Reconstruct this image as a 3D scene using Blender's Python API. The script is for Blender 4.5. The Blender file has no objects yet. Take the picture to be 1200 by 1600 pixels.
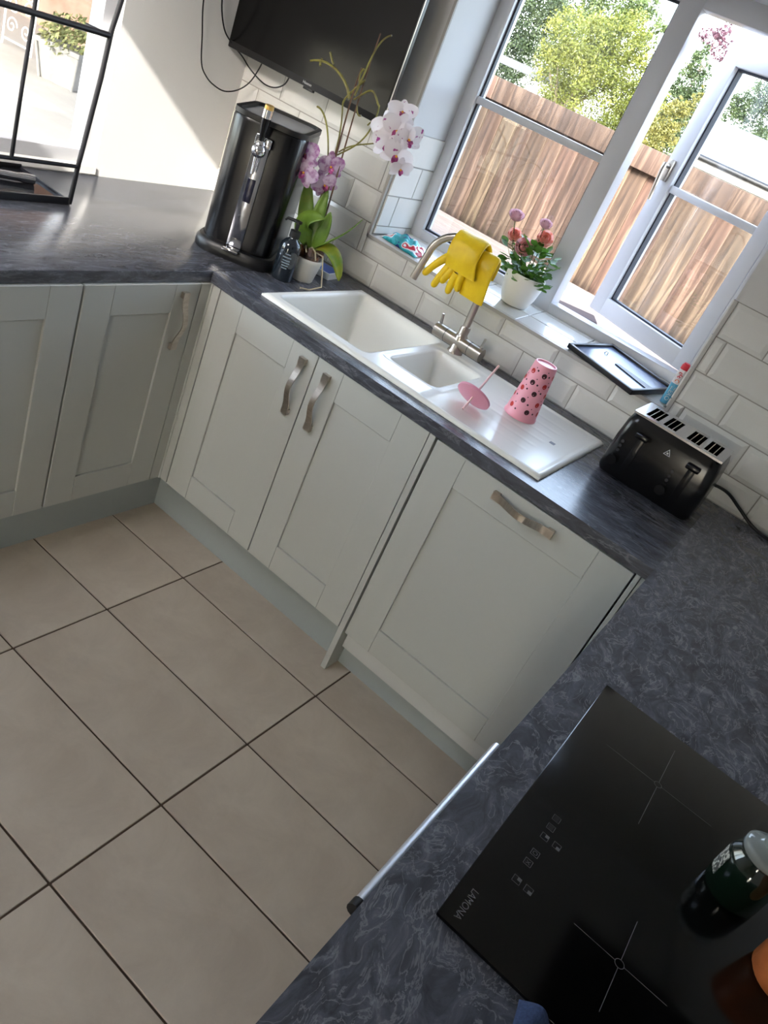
import bpy, bmesh, math, random
import numpy as np
from mathutils import Vector, Matrix

random.seed(7)
C = bpy.context.scene.collection
S = bpy.context.scene
PI = math.pi

# ------------------------------------------------------------------ camera
cam_d = bpy.data.cameras.new('camera')
cam = bpy.data.objects.new('camera', cam_d)
C.objects.link(cam)
_r = Vector((0.7522315, 0.5462762, 0.3684158))
_u = Vector((-0.5639240, 0.2445684, 0.7887814))
_f = Vector((-0.3407896, 0.8011047, -0.4920302))
M = Matrix((_r, _u, -_f)).transposed().to_4x4()
M.translation = Vector((1.5564, -1.7275, 1.6593))
cam.matrix_world = M
cam_d.sensor_fit = 'HORIZONTAL'
cam_d.sensor_width = 36.0
cam_d.lens = 1210.8 / 1200 * 36.0
cam_d.clip_start = 0.02
cam_d.clip_end = 300
S.camera = cam

# ------------------------------------------------------------------ sky, sun, exposure
SUN_TRAVEL = Vector((-0.25, 0.90, -0.63)).normalized()
w = bpy.data.worlds.new('world')
S.world = w
w.use_nodes = True
nt = w.node_tree
bg = nt.nodes['Background']
sky = nt.nodes.new('ShaderNodeTexSky')
sky.sky_type = 'NISHITA'
sky.sun_disc = False
sky.sun_elevation = math.asin(-SUN_TRAVEL.z)
sky.sun_rotation = math.atan2(-SUN_TRAVEL.x, -SUN_TRAVEL.y)
sky.air_density = 1.0
sky.dust_density = 2.5
sky.ozone_density = 1.0
desat = nt.nodes.new('ShaderNodeHueSaturation')
desat.inputs['Saturation'].default_value = 0.65
nt.links.new(sky.outputs[0], desat.inputs['Color'])
nt.links.new(desat.outputs[0], bg.inputs['Color'])
bg.inputs['Strength'].default_value = 3.0
sun_d = bpy.data.lights.new('sun', 'SUN')
sun_d.energy = 9.0
sun_d.angle = math.radians(0.6)
sun_d.color = (1.0, 0.95, 0.88)
sun = bpy.data.objects.new('sun', sun_d)
sun.rotation_euler = SUN_TRAVEL.to_track_quat('-Z', 'Y').to_euler()
sun.location = (3, -6, 8)
C.objects.link(sun)
S.view_settings.view_transform = 'Standard'
S.view_settings.look = 'None'
S.view_settings.gamma = 1.0
S.view_settings.use_curve_mapping = False
S.view_settings.exposure = 0.17

# ------------------------------------------------------------------ materials
def srgb(r, g, b):
    f = lambda c: (c / 255 / 12.92) if c / 255 <= 0.04045 else ((c / 255 + 0.055) / 1.055) ** 2.4
    return (f(r), f(g), f(b), 1.0)

def mat(name, col, rough=0.5, metal=0.0, spec=0.5, coat=0.0, trans=0.0, ior=1.45, emit=None):
    m = bpy.data.materials.new(name)
    m.use_nodes = True
    p = m.node_tree.nodes['Principled BSDF']
    p.inputs['Base Color'].default_value = col
    p.inputs['Roughness'].default_value = rough
    p.inputs['Metallic'].default_value = metal
    p.inputs['Specular IOR Level'].default_value = spec
    p.inputs['Coat Weight'].default_value = coat
    p.inputs['Transmission Weight'].default_value = trans
    p.inputs['IOR'].default_value = ior
    return m

def nodes(m):
    return m.node_tree.nodes, m.node_tree.links, m.node_tree.nodes['Principled BSDF']

def noisy(m, stops, scale=(10, 10, 10), detail=6, rough=0.6, distort=0.0, bump=0.0, bump_scale=None, obj=True):
    """colour ramp over stretched noise"""
    N, L, p = nodes(m)
    tc = N.new('ShaderNodeTexCoord')
    mp = N.new('ShaderNodeMapping')
    mp.inputs['Scale'].default_value = scale
    nz = N.new('ShaderNodeTexNoise')
    nz.inputs['Scale'].default_value = 1.0
    nz.inputs['Detail'].default_value = detail
    nz.inputs['Roughness'].default_value = rough
    nz.inputs['Distortion'].default_value = distort
    rp = N.new('ShaderNodeValToRGB')
    e = rp.color_ramp.elements
    while len(e) < len(stops):
        e.new(0.5)
    for el, (pos, c) in zip(e, stops):
        el.position = pos
        el.color = c
    L.new(tc.outputs['Object'], mp.inputs['Vector'])
    L.new(mp.outputs[0], nz.inputs['Vector'])
    L.new(nz.outputs['Fac'], rp.inputs['Fac'])
    L.new(rp.outputs[0], p.inputs['Base Color'])
    if bump:
        b = N.new('ShaderNodeBump')
        b.inputs['Strength'].default_value = bump
        b.inputs['Distance'].default_value = 0.01
        L.new(nz.outputs['Fac'], b.inputs['Height'])
        L.new(b.outputs[0], p.inputs['Normal'])
    return m

def thin_glass(name, tint=(0.93, 0.96, 0.95, 1), refl=1.0):
    m = bpy.data.materials.new(name)
    m.use_nodes = True
    N, L = m.node_tree.nodes, m.node_tree.links
    N.clear()
    out = N.new('ShaderNodeOutputMaterial')
    tr = N.new('ShaderNodeBsdfTransparent')
    tr.inputs[0].default_value = tint
    gl = N.new('ShaderNodeBsdfGlossy')
    gl.inputs['Roughness'].default_value = 0.01
    gl.inputs['Color'].default_value = (refl, refl, refl, 1)
    # Schlick reflectance, the same from both sides of the thin sheet
    lw_ = N.new('ShaderNodeLayerWeight')
    pw = N.new('ShaderNodeMath'); pw.operation = 'POWER'; pw.inputs[1].default_value = 5.0
    ma = N.new('ShaderNodeMath'); ma.operation = 'MULTIPLY_ADD'; ma.inputs[1].default_value = 0.96; ma.inputs[2].default_value = 0.04
    mx = N.new('ShaderNodeMixShader')
    L.new(lw_.outputs['Facing'], pw.inputs[0]); L.new(pw.outputs[0], ma.inputs[0]); L.new(ma.outputs[0], mx.inputs[0])
    L.new(tr.outputs[0], mx.inputs[1])
    L.new(gl.outputs[0], mx.inputs[2])
    L.new(mx.outputs[0], out.inputs[0])
    return m

def random_tint(m, amount=0.12, hue=0.0):
    """vary brightness from object to object"""
    N, L, p = nodes(m)
    src = p.inputs['Base Color']
    hs = N.new('ShaderNodeHueSaturation')
    if src.links:
        L.new(src.links[0].from_socket, hs.inputs['Color'])
    else:
        hs.inputs['Color'].default_value = src.default_value
    oi = N.new('ShaderNodeObjectInfo')
    mr = N.new('ShaderNodeMapRange')
    mr.inputs['To Min'].default_value = 1 - amount
    mr.inputs['To Max'].default_value = 1 + amount
    L.new(oi.outputs['Random'], mr.inputs['Value'])
    L.new(mr.outputs[0], hs.inputs['Value'])
    if hue:
        m2 = N.new('ShaderNodeMapRange')
        m2.inputs['To Min'].default_value = 0.5 - hue
        m2.inputs['To Max'].default_value = 0.5 + hue
        ml = N.new('ShaderNodeMath'); ml.operation = 'FRACT'
        mm = N.new('ShaderNodeMath'); mm.operation = 'MULTIPLY'; mm.inputs[1].default_value = 7.31
        L.new(oi.outputs['Random'], mm.inputs[0]); L.new(mm.outputs[0], ml.inputs[0]); L.new(ml.outputs[0], m2.inputs['Value'])
        L.new(m2.outputs[0], hs.inputs['Hue'])
    L.new(hs.outputs[0], p.inputs['Base Color'])
    return m

def let_light_through(m, fac=0.4):
    Nn, Ll, pp = nodes(m)
    tl = Nn.new('ShaderNodeBsdfTranslucent')
    src = pp.inputs['Base Color']
    if src.links: Ll.new(src.links[0].from_socket, tl.inputs['Color'])
    else: tl.inputs['Color'].default_value = src.default_value
    mxs = Nn.new('ShaderNodeMixShader'); mxs.inputs[0].default_value = fac
    outn = [q_ for q_ in Nn if q_.type == 'OUTPUT_MATERIAL'][0]
    Ll.new(pp.outputs[0], mxs.inputs[1]); Ll.new(tl.outputs[0], mxs.inputs[2]); Ll.new(mxs.outputs[0], outn.inputs[0])
    return m

def worktop_mat(name, scale, big, rot=0.0, rough=0.27, spec=0.6, vein=0.6, gain=1.0):
    m = mat(name, (0.1, 0.1, 0.11, 1), rough=rough, spec=spec)
    N, L, p = nodes(m)
    tc = N.new('ShaderNodeTexCoord')
    mp = N.new('ShaderNodeMapping')
    mp.inputs['Scale'].default_value = scale
    mp.inputs['Rotation'].default_value = (0, 0, rot)
    L.new(tc.outputs['Object'], mp.inputs['Vector'])
    warp = N.new('ShaderNodeTexNoise'); warp.inputs['Scale'].default_value = 0.8; warp.inputs['Detail'].default_value = 4
    L.new(mp.outputs[0], warp.inputs['Vector'])
    mixv = N.new('ShaderNodeMixRGB'); mixv.blend_type = 'ADD'; mixv.inputs[0].default_value = big
    L.new(mp.outputs[0], mixv.inputs[1]); L.new(warp.outputs['Color'], mixv.inputs[2])
    n1 = N.new('ShaderNodeTexNoise'); n1.inputs['Scale'].default_value = 2.2; n1.inputs['Detail'].default_value = 9; n1.inputs['Roughness'].default_value = 0.68; n1.inputs['Distortion'].default_value = 0.9
    L.new(mixv.outputs[0], n1.inputs['Vector'])
    r1 = N.new('ShaderNodeValToRGB')
    e = r1.color_ramp.elements
    e[0].position = 0.30; e[0].color = srgb(46, 48, 54)
    e[1].position = 0.74; e[1].color = srgb(116, 118, 126)
    a = e.new(0.45); a.color = srgb(63, 65, 72)
    a = e.new(0.58); a.color = srgb(80, 82, 90)
    L.new(n1.outputs['Fac'], r1.inputs['Fac'])
    # thin pale veins where a second noise crosses its middle value
    n2 = N.new('ShaderNodeTexNoise'); n2.inputs['Scale'].default_value = 1.5; n2.inputs['Detail'].default_value = 7; n2.inputs['Roughness'].default_value = 0.6; n2.inputs['Distortion'].default_value = 1.6
    L.new(mixv.outputs[0], n2.inputs['Vector'])
    r2 = N.new('ShaderNodeValToRGB')
    e = r2.color_ramp.elements
    e[0].position = 0.485; e[0].color = (0, 0, 0, 1)
    e[1].position = 0.53; e[1].color = (0, 0, 0, 1)
    a = e.new(0.505); a.color = (vein, vein, vein, 1)
    L.new(n2.outputs['Fac'], r2.inputs['Fac'])
    n3 = N.new('ShaderNodeTexNoise'); n3.inputs['Scale'].default_value = 1.1; n3.inputs['Detail'].default_value = 3
    L.new(mp.outputs[0], n3.inputs['Vector'])
    mul = N.new('ShaderNodeMath'); mul.operation = 'MULTIPLY'
    L.new(r2.outputs[0], mul.inputs[0]); L.new(n3.outputs['Fac'], mul.inputs[1])
    mx = N.new('ShaderNodeMixRGB')
    mx.inputs[2].default_value = srgb(166, 168, 174)
    L.new(mul.outputs[0], mx.inputs[0]); L.new(r1.outputs[0], mx.inputs[1])
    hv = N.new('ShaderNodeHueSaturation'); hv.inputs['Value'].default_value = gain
    L.new(mx.outputs[0], hv.inputs['Color'])
    L.new(hv.outputs[0], p.inputs['Base Color'])
    return m

M_CAB = mat('sage_paint', srgb(180, 181, 175), 0.42, spec=0.4)
M_CARC = mat('carcass', srgb(190, 190, 186), 0.6)
M_PLINTH = mat('plinth_paint', srgb(154, 160, 158), 0.4)
M_GAP = mat('dark_gap', srgb(40, 38, 36), 0.8)
M_STEEL = noisy(mat('brushed_steel', srgb(190, 182, 172), 0.30, 1.0), [(0.3, srgb(178, 168, 157)), (0.7, srgb(206, 198, 188))], (40, 400, 40))
M_CHROME = mat('chrome', srgb(225, 225, 228), 0.07, 1.0)
M_SATIN = mat('satin_nickel', srgb(176, 168, 158), 0.3, 1.0)
M_WT_BACK = worktop_mat('slate_laminate_back', (3.6, 15.0, 15.0), 0.5, vein=0.45)
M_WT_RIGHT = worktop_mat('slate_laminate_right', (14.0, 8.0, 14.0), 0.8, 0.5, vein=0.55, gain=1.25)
M_WT_LEFT = worktop_mat('slate_laminate_left', (15.0, 3.6, 15.0), 0.5, rough=0.22, spec=0.85, vein=0.25)
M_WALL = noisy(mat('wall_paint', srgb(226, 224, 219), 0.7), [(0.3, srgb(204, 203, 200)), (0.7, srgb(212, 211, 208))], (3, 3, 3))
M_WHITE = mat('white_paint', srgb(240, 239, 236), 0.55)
M_CEIL = mat('ceiling_paint', srgb(240, 239, 236), 0.8)
M_TILE = random_tint(noisy(mat('metro_glaze', srgb(232, 230, 224), 0.12), [(0.3, srgb(213, 212, 207)), (0.7, srgb(221, 220, 216))], (6, 6, 6)), 0.02)
M_GROUT = mat('wall_grout', srgb(160, 157, 151), 0.9)
M_TRIM = mat('tile_trim', srgb(178, 175, 170), 0.4)
M_FLOOR = random_tint(noisy(mat('floor_tile', srgb(198, 184, 166), 0.34), [(0.22, srgb(182, 167, 149)), (0.5, srgb(198, 184, 166)), (0.78, srgb(211, 198, 180))], (5, 5, 5), detail=10, rough=0.68, distort=0.6), 0.03)
M_FGROUT = mat('floor_grout', srgb(86, 70, 56), 0.95)
M_CERAMIC = mat('sink_ceramic', srgb(240, 238, 230), 0.22, spec=0.5)
M_UPVC = mat('upvc', srgb(204, 205, 209), 0.28)
M_GASKET = mat('gasket', srgb(52, 56, 66), 0.6)
M_PANE = thin_glass('pane_glass', (0.90, 0.92, 0.92, 1))
M_CLEAR = thin_glass('clear_plastic', (0.86, 0.88, 0.87, 1))
M_BLACK = mat('black_gloss', srgb(12, 12, 14), 0.22)
M_BLACKP = mat('black_plastic', srgb(14, 14, 16), 0.4)
M_BLACKM = mat('black_metal', srgb(22, 22, 26), 0.38)
M_SCREEN = mat('tv_screen', srgb(9, 9, 10), 0.2, spec=0.35)
M_HOB = mat('hob_glass', srgb(5, 5, 5), 0.13, spec=0.4)
M_MARK = mat('hob_print', srgb(92, 92, 92), 0.5)
M_PRINT = mat('white_print', srgb(215, 215, 215), 0.5)

# ------------------------------------------------------------------ mesh helpers
class MB:
    def __init__(self):
        self.v = []; self.f = []; self.m = []
    def add(self, vs, fs, mi=0):
        o = len(self.v)
        self.v += [tuple(x) for x in vs]
        for q in fs:
            self.f.append([i + o for i in q]); self.m.append(mi)
        return self
    def box(self, x0, x1, y0, y1, z0, z1, bev=0.0, mi=0, seg=2):
        if bev <= 0:
            vs = [(x0,y0,z0),(x1,y0,z0),(x1,y1,z0),(x0,y1,z0),(x0,y0,z1),(x1,y0,z1),(x1,y1,z1),(x0,y1,z1)]
            return self.add(vs, [(3,2,1,0),(4,5,6,7),(0,1,5,4),(1,2,6,5),(2,3,7,6),(3,0,4,7)], mi)
        bm = bmesh.new()
        bmesh.ops.create_cube(bm, size=1.0)
        for v in bm.verts:
            v.co = Vector(((x0+x1)/2 + v.co.x*(x1-x0), (y0+y1)/2 + v.co.y*(y1-y0), (z0+z1)/2 + v.co.z*(z1-z0)))
        bmesh.ops.bevel(bm, geom=list(bm.edges), offset=bev, segments=seg, affect='EDGES', profile=0.5)
        bm.verts.index_update()
        self.add([v.co[:] for v in bm.verts], [[v.index for v in f.verts] for f in bm.faces], mi)
        bm.free()
        return self
    def tube(self, pts, rad, n=10, mi=0, caps=True, flat=None, up=None):
        pts = [Vector(p) for p in pts]
        rs = rad if isinstance(rad, (list, tuple)) else [rad]*len(pts)
        o = len(self.v)
        prev = None
        for i, p in enumerate(pts):
            t = (pts[min(i+1, len(pts)-1)] - pts[max(i-1, 0)]).normalized()
            if prev is None:
                a = Vector(up) if up else (Vector((0,0,1)) if abs(t.z) < 0.9 else Vector((1,0,0)))
            else:
                a = prev
            a = (a - t*a.dot(t)).normalized()
            prev = a
            b = t.cross(a)
            r = rs[i]
            ra, rb = (r, r) if flat is None else (r*flat, r)
            for k in range(n):
                an = 2*PI*k/n
                self.v.append(tuple(p + a*math.cos(an)*ra + b*math.sin(an)*rb))
        for i in range(len(pts)-1):
            for k in range(n):
                k2 = (k+1) % n
                self.f.append([o+i*n+k, o+i*n+k2, o+(i+1)*n+k2, o+(i+1)*n+k]); self.m.append(mi)
        if caps:
            self.f.append([o+k for k in range(n)][::-1]); self.m.append(mi)
            self.f.append([o+(len(pts)-1)*n+k for k in range(n)]); self.m.append(mi)
        return self
    def lathe(self, prof, n=32, c=(0,0,0), mi=0, cap0=True, cap1=True):
        o = len(self.v)
        for r, z in prof:
            for k in range(n):
                a = 2*PI*k/n
                self.v.append((c[0]+r*math.cos(a), c[1]+r*math.sin(a), c[2]+z))
        for i in range(len(prof)-1):
            for k in range(n):
                k2 = (k+1) % n
                self.f.append([o+i*n+k, o+i*n+k2, o+(i+1)*n+k2, o+(i+1)*n+k]); self.m.append(mi)
        if cap0:
            self.f.append([o+k for k in range(n)][::-1]); self.m.append(mi)
        if cap1:
            self.f.append([o+(len(prof)-1)*n+k for k in range(n)]); self.m.append(mi)
        return self
    def prism(self, poly, lo, hi, axis='z', mi=0):
        n = len(poly)
        def P(a, b, h):
            return {'z': (a, b, h), 'y': (a, h, b), 'x': (h, a, b)}[axis]
        vs = [P(a, b, lo) for a, b in poly] + [P(a, b, hi) for a, b in poly]
        fs = [list(range(n))[::-1], [n+i for i in range(n)]] + [[i, (i+1) % n, n+(i+1) % n, n+i] for i in range(n)]
        return self.add(vs, fs, mi)
    def grid(self, fn, nu, nv, mi=0):
        o = len(self.v)
        for j in range(nv+1):
            for i in range(nu+1):
                self.v.append(tuple(fn(i/nu, j/nv)))
        for j in range(nv):
            for i in range(nu):
                a = o+j*(nu+1)+i
                self.f.append([a, a+1, a+nu+2, a+nu+1]); self.m.append(mi)
        return self
    def xf(self, mtx):
        self.v = [tuple(mtx @ Vector(p)) for p in self.v]
        return self
    def mesh(self, name, mats, smooth=40, fix=True):
        me = bpy.data.meshes.new(name)
        me.from_pydata(self.v, [], self.f)
        if not isinstance(mats, (list, tuple)):
            mats = [mats]
        for m in mats:
            me.materials.append(m)
        if len(mats) > 1:
            me.polygons.foreach_set('material_index', self.m)
        if fix:
            bm = bmesh.new(); bm.from_mesh(me)
            bmesh.ops.recalc_face_normals(bm, faces=bm.faces)
            bm.to_mesh(me); bm.free()
        me.update()
        if smooth:
            me.polygons.foreach_set('use_smooth', [True]*len(me.polygons))
            me.set_sharp_from_angle(angle=math.radians(smooth))
        return me
    def obj(self, name, mats, parent=None, smooth=40, loc=None, rot=None, fix=True):
        return link(name, self.mesh(name, mats, smooth, fix), parent, loc, rot)

def link(name, me, parent=None, loc=None, rot=None):
    o = bpy.data.objects.new(name, me)
    C.objects.link(o)
    if parent is not None:
        o.parent = parent
    if loc is not None:
        o.location = loc
    if rot is not None:
        o.rotation_euler = rot
    return o

def tag(o, label, cat, group=None, kind=None):
    o['label'] = label
    o['category'] = cat
    if group: o['group'] = group
    if kind: o['kind'] = kind
    return o

def thing(name, label, cat, loc=(0,0,0), rz=0.0, group=None):
    o = bpy.data.objects.new(name, None)
    o.empty_display_size = 0.05
    C.objects.link(o)
    o.location = loc
    o.rotation_euler = (0, 0, rz)
    return tag(o, label, cat, group)

def struct(o, label=None, cat=None):
    o['kind'] = 'structure'
    if label: o['label'] = label
    if cat: o['category'] = cat
    return o

def text(name, s, size, m, parent, loc, rot, extrude=0.0003, align='CENTER', sx=1.0):
    cu = bpy.data.curves.new(name, 'FONT')
    cu.body = s
    cu.size = size
    cu.extrude = extrude
    cu.resolution_u = 3
    cu.align_x = align
    cu.align_y = 'CENTER'
    to = bpy.data.objects.new(name, cu)
    C.objects.link(to)
    me = bpy.data.meshes.new_from_object(to.evaluated_get(bpy.context.evaluated_depsgraph_get()))
    bpy.data.objects.remove(to)
    me.materials.clear()
    me.materials.append(m)
    o = link(name, me, parent, loc, rot)
    o.scale = (sx, 1, 1)
    return o

def spline(pts, n=6):
    P = [Vector(p) for p in pts]
    out = []
    for i in range(len(P)-1):
        p0, p1, p2, p3 = P[max(i-1, 0)], P[i], P[i+1], P[min(i+2, len(P)-1)]
        for k in range(n):
            t = k/n
            out.append(0.5*((2*p1) + (p2-p0)*t + (2*p0-5*p1+4*p2-p3)*t*t + (3*p1-p0-3*p2+p3)*t**3))
    out.append(P[-1])
    return out

def arc(c, r, a0, a1, n, plane='xz'):
    out = []
    for i in range(n+1):
        a = a0 + (a1-a0)*i/n
        p, q = r*math.cos(a), r*math.sin(a)
        out.append({'xz': (c[0]+p, c[1], c[2]+q), 'xy': (c[0]+p, c[1]+q, c[2]), 'yz': (c[0], c[1]+p, c[2]+q)}[plane])
    return out

# ------------------------------------------------------------------ dimensions
XL, XR = -0.705, 2.16          # left and right walls
YW, YB = 0.664, -5.5           # window wall, rear wall
YO = 1.0                       # outer face of window wall
ZC, ZT = 2.30, 0.91            # ceiling, worktop top
TT = 0.034                     # worktop thickness
YD, XD = 0.003, 0.0088         # door faces: window run, left run
XE = 1.4914                    # front edge of the hob worktop
HP = 0.168                     # plinth height
WX0, WX1, WZ0, WZ1 = 0.046, 1.228, 1.075, 2.10   # window opening
LY0, LY1, LZ0, LZ1 = -1.45, 0.105, 0.935, 1.58   # left window opening

# ------------------------------------------------------------------ shell
fl = MB().box(XL-0.3, XR+0.3, YB-0.3, YO, -0.12, -0.004).obj('floor', M_FGROUT, smooth=0)
struct(fl, 'beige floor tiles with brown grout joints', 'floor')
TX, TY, TA, TB = 0.3184, -0.4060, 0.6008, 0.2994
g = 0.0028
tile_cache = {}
i0 = math.floor((XL-TX)/TA); i1 = math.ceil((XR-TX)/TA)
j0 = math.floor((YB-TY)/TB); j1 = math.ceil((YW-TY)/TB)
for i in range(i0, i1):
    for j in range(j0, j1):
        x0, x1 = max(TX+i*TA, XL), min(TX+(i+1)*TA, XR)
        y0, y1 = max(TY+j*TB, YB), min(TY+(j+1)*TB, YW)
        if x1-x0 < 0.02 or y1-y0 < 0.02: continue
        key = (round(x1-x0, 3), round(y1-y0, 3))
        if key not in tile_cache:
            hx, hy = (x1-x0)/2-g, (y1-y0)/2-g
            tile_cache[key] = MB().box(-hx, hx, -hy, hy, -0.008, 0, 0.0012, seg=1).mesh('tile', M_FLOOR, 0)
        link('tile', tile_cache[key], fl, ((x0+x1)/2, (y0+y1)/2, 0))

wb = MB()
wb.box(XL-0.3, WX0, YW, YO, -0.1, ZC)
wb.box(WX1, XR+0.3, YW, YO, -0.1, ZC)
wb.box(WX0, WX1, YW, YO, -0.1, WZ0-0.006)
wb.box(WX0, WX1, YW, YO, WZ1, ZC)
wall_back = struct(wb.obj('wall_back', M_WALL, smooth=0), 'pale painted wall with white brick tiles and the garden window', 'wall')
wl = MB()
wl.box(XL-0.11, XL, YB, LY0, -0.1, ZC)
wl.box(XL-0.11, XL, LY1, YW, -0.1, ZC)
wl.box(XL-0.11, XL, LY0, LY1, -0.1, LZ0)
wl.box(XL-0.11, XL, LY0, LY1, LZ1, ZC)
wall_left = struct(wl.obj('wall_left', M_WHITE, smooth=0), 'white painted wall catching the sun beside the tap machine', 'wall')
struct(MB().box(XR, XR+0.3, YB, YW, -0.1, ZC).obj('wall_right', M_WALL, smooth=0), 'plain painted wall behind the hob worktop', 'wall')
DX0, DX1 = 1.62, 2.06
struct(MB().box(XL-0.3, DX0, YB-0.3, YB, -0.1, ZC).box(DX1, XR+0.3, YB-0.3, YB, -0.1, ZC).box(DX0, DX1, YB-0.3, YB, 2.05, ZC).obj('wall_front', M_WALL, smooth=0), 'plain painted wall at the far end of the room behind the camera', 'wall')
# roof slab with a rooflight behind the camera
RX0, RX1, RY0, RY1 = -0.36, 0.11, -2.05, -1.22
ce = MB()
ce.box(XL-0.3, RX0, YB-0.3, YO, ZC, ZC+0.05)
ce.box(RX1, XR+0.3, YB-0.3, YO, ZC, ZC+0.05)
ce.box(RX0, RX1, YB-0.3, RY0, ZC, ZC+0.05)
ce.box(RX0, RX1, RY1, YO, ZC, ZC+0.05)
struct(ce.obj('ceiling', M_CEIL, smooth=0), 'white ceiling with a rooflight', 'ceiling')

# ------------------------------------------------------------------ wall tiles (bevelled, brick bond)
H, PZ, HX0, Z1 = 0.1048, 0.1060, 0.1191, 1.0016
TOPZ = Z1+4*PZ
gr = MB()
gr.box(XL, WX0, YW-0.0058, YW, ZT, TOPZ)
gr.box(WX1, XR, YW-0.0058, YW, ZT, TOPZ)
gr.box(WX0, WX1, YW-0.0058, YW, ZT, WZ0-0.006)
gr.obj('grout', M_GROUT, wall_back, smooth=0)
def metro(w_, h_, inset=0.013, t=0.0075):
    """bevelled tile lying in x-z facing -y"""
    a, b = w_/2, h_/2
    ii = min(inset, a*0.4, b*0.4)
    y0, ye, yt = 0.0, -0.0035, -t
    vs = [(-a,y0,-b),(a,y0,-b),(a,y0,b),(-a,y0,b), (-a,ye,-b),(a,ye,-b),(a,ye,b),(-a,ye,b), (-a+ii,yt,-b+ii),(a-ii,yt,-b+ii),(a-ii,yt,b-ii),(-a+ii,yt,b-ii)]
    fs = [(8,9,10,11)] + [(k, (k+1) % 4, 4+(k+1) % 4, 4+k) for k in range(4)] + [(4+k, 4+(k+1) % 4, 8+(k+1) % 4, 8+k) for k in range(4)]
    return vs, fs
metro_cache = {}
def put_tile(x0, x1, z0, z1, parent, y=YW-0.003, rz=0.0, origin=None, rx=0.0, flat=False):
    gg = 0.0018
    w_, h_ = x1-x0-2*gg, z1-z0-2*gg
    if w_ < 0.008 or h_ < 0.008: return
    flat = origin is not None
    key = (round(w_, 4), round(h_, 4), flat)
    if key not in metro_cache:
        vs, fs = metro(w_, h_, 0.0012, 0.0050) if flat else metro(w_, h_)
        metro_cache[key] = MB().add(vs, fs).mesh('tile', M_TILE, 0)
    loc = ((x0+x1)/2, y, (z0+z1)/2) if origin is None else origin
    link('tile', metro_cache[key], parent, loc, (rx, 0, rz))
zrows = [ZT, Z1, Z1+PZ, Z1+2*PZ, Z1+3*PZ, TOPZ]
for k in range(1, 6):
    z0, z1 = zrows[k-1], zrows[k]
    off = 0 if k % 2 == 1 else 1
    n0 = -10
    while True:
        xa = HX0 + H*(off + 2*n0); xb = xa + 2*H
        n0 += 1
        if xb < XL+0.01: continue
        if xa > XR: break
        xa, xb = max(xa, XL), min(xb, XR)
        if z0 >= WZ0-0.001:
            segs = [(xa, min(xb, WX0-0.008), z0, z1), (max(xa, WX1+0.008), xb, z0, z1)]
        elif z1 > WZ0:
            segs = [(xa, min(xb, WX0-0.008), z0, z1), (max(xa, WX1+0.008), xb, z0, z1), (max(xa, WX0-0.008), min(xb, WX1+0.008), z0, WZ0-0.010)]
        else:
            segs = [(xa, xb, z0, z1)]
        for s in segs:
            if s[1]-s[0] > 0.012:
                put_tile(*s, wall_back)
# reveal tiles on the left side of the window opening (face +x)
DEP0, DEP1 = YW+0.002, 0.902
FYR = 0.905
rg = MB().box(WX0-0.002, WX0+0.003, DEP0, DEP1, WZ0, TOPZ).obj('grout', M_GROUT, wall_back, smooth=0)
for k, (z0, z1) in enumerate([(WZ0+0.004, Z1+PZ), (Z1+PZ, Z1+2*PZ), (Z1+2*PZ, Z1+3*PZ), (Z1+3*PZ, TOPZ)]):
    cut = [0.20, 0.075, 0.155, 0.235][k]
    edges = [DEP0, DEP0+cut, DEP1]
    for a, b in zip(edges[:-1], edges[1:]):
        put_tile(a, b, z0, z1, wall_back, rz=PI/2, origin=(WX0+0.003, (a+b)/2, (z0+z1)/2))
# same on the right side (face -x)
MB().box(WX1-0.003, WX1+0.002, DEP0, DEP1, WZ0, TOPZ).obj('grout', M_GROUT, wall_back, smooth=0)
for k, (z0, z1) in enumerate([(WZ0+0.004, Z1+PZ), (Z1+PZ, Z1+2*PZ), (Z1+2*PZ, Z1+3*PZ), (Z1+3*PZ, TOPZ)]):
    cut = [0.20, 0.075, 0.155, 0.235][k]
    for a, b in zip([DEP0, DEP0+cut], [DEP0+cut, DEP1]):
        put_tile(a, b, z0, z1, wall_back, rz=-PI/2, origin=(WX1-0.003, (a+b)/2, (z0+z1)/2))
# sill tiles (face up, falling slightly towards the room)
SLOPE = math.atan2(0.020, DEP1-YW)
sx = WX0+0.010
SILL = lambda y: WZ0 - 0.001 + (y-YW)*math.tan(SLOPE)
sg = MB().prism([(YW, WZ0-0.008), (DEP1, SILL(DEP1)-0.006), (DEP1, SILL(DEP1)-0.012), (YW, WZ0-0.014)], WX0, WX1, 'x').obj('grout', M_GROUT, wall_back, smooth=0)
n_s = 0
while sx < WX1-0.02:
    ex = min(sx+0.2045, WX1-0.010)
    for a, b in ((DEP0+0.004, DEP0+0.108), (DEP0+0.108, DEP0+0.208), (DEP0+0.208, DEP1)):
        put_tile(sx, ex, a, b, wall_back, rx=-PI/2+SLOPE, origin=((sx+ex)/2, (a+b)/2, SILL((a+b)/2)-0.0055))
    sx = ex
MB().box(WX0-0.001, WX0+0.002, YW+0.001, FYR, TOPZ, WZ1).box(WX1-0.002, WX1+0.001, YW+0.001, FYR, TOPZ, WZ1).box(WX0, WX1, YW+0.001, FYR, WZ1-0.002, WZ1+0.001).obj('reveal_lining', mat('reveal_paint', srgb(200, 200, 200), 0.6), wall_back, 0)
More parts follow.
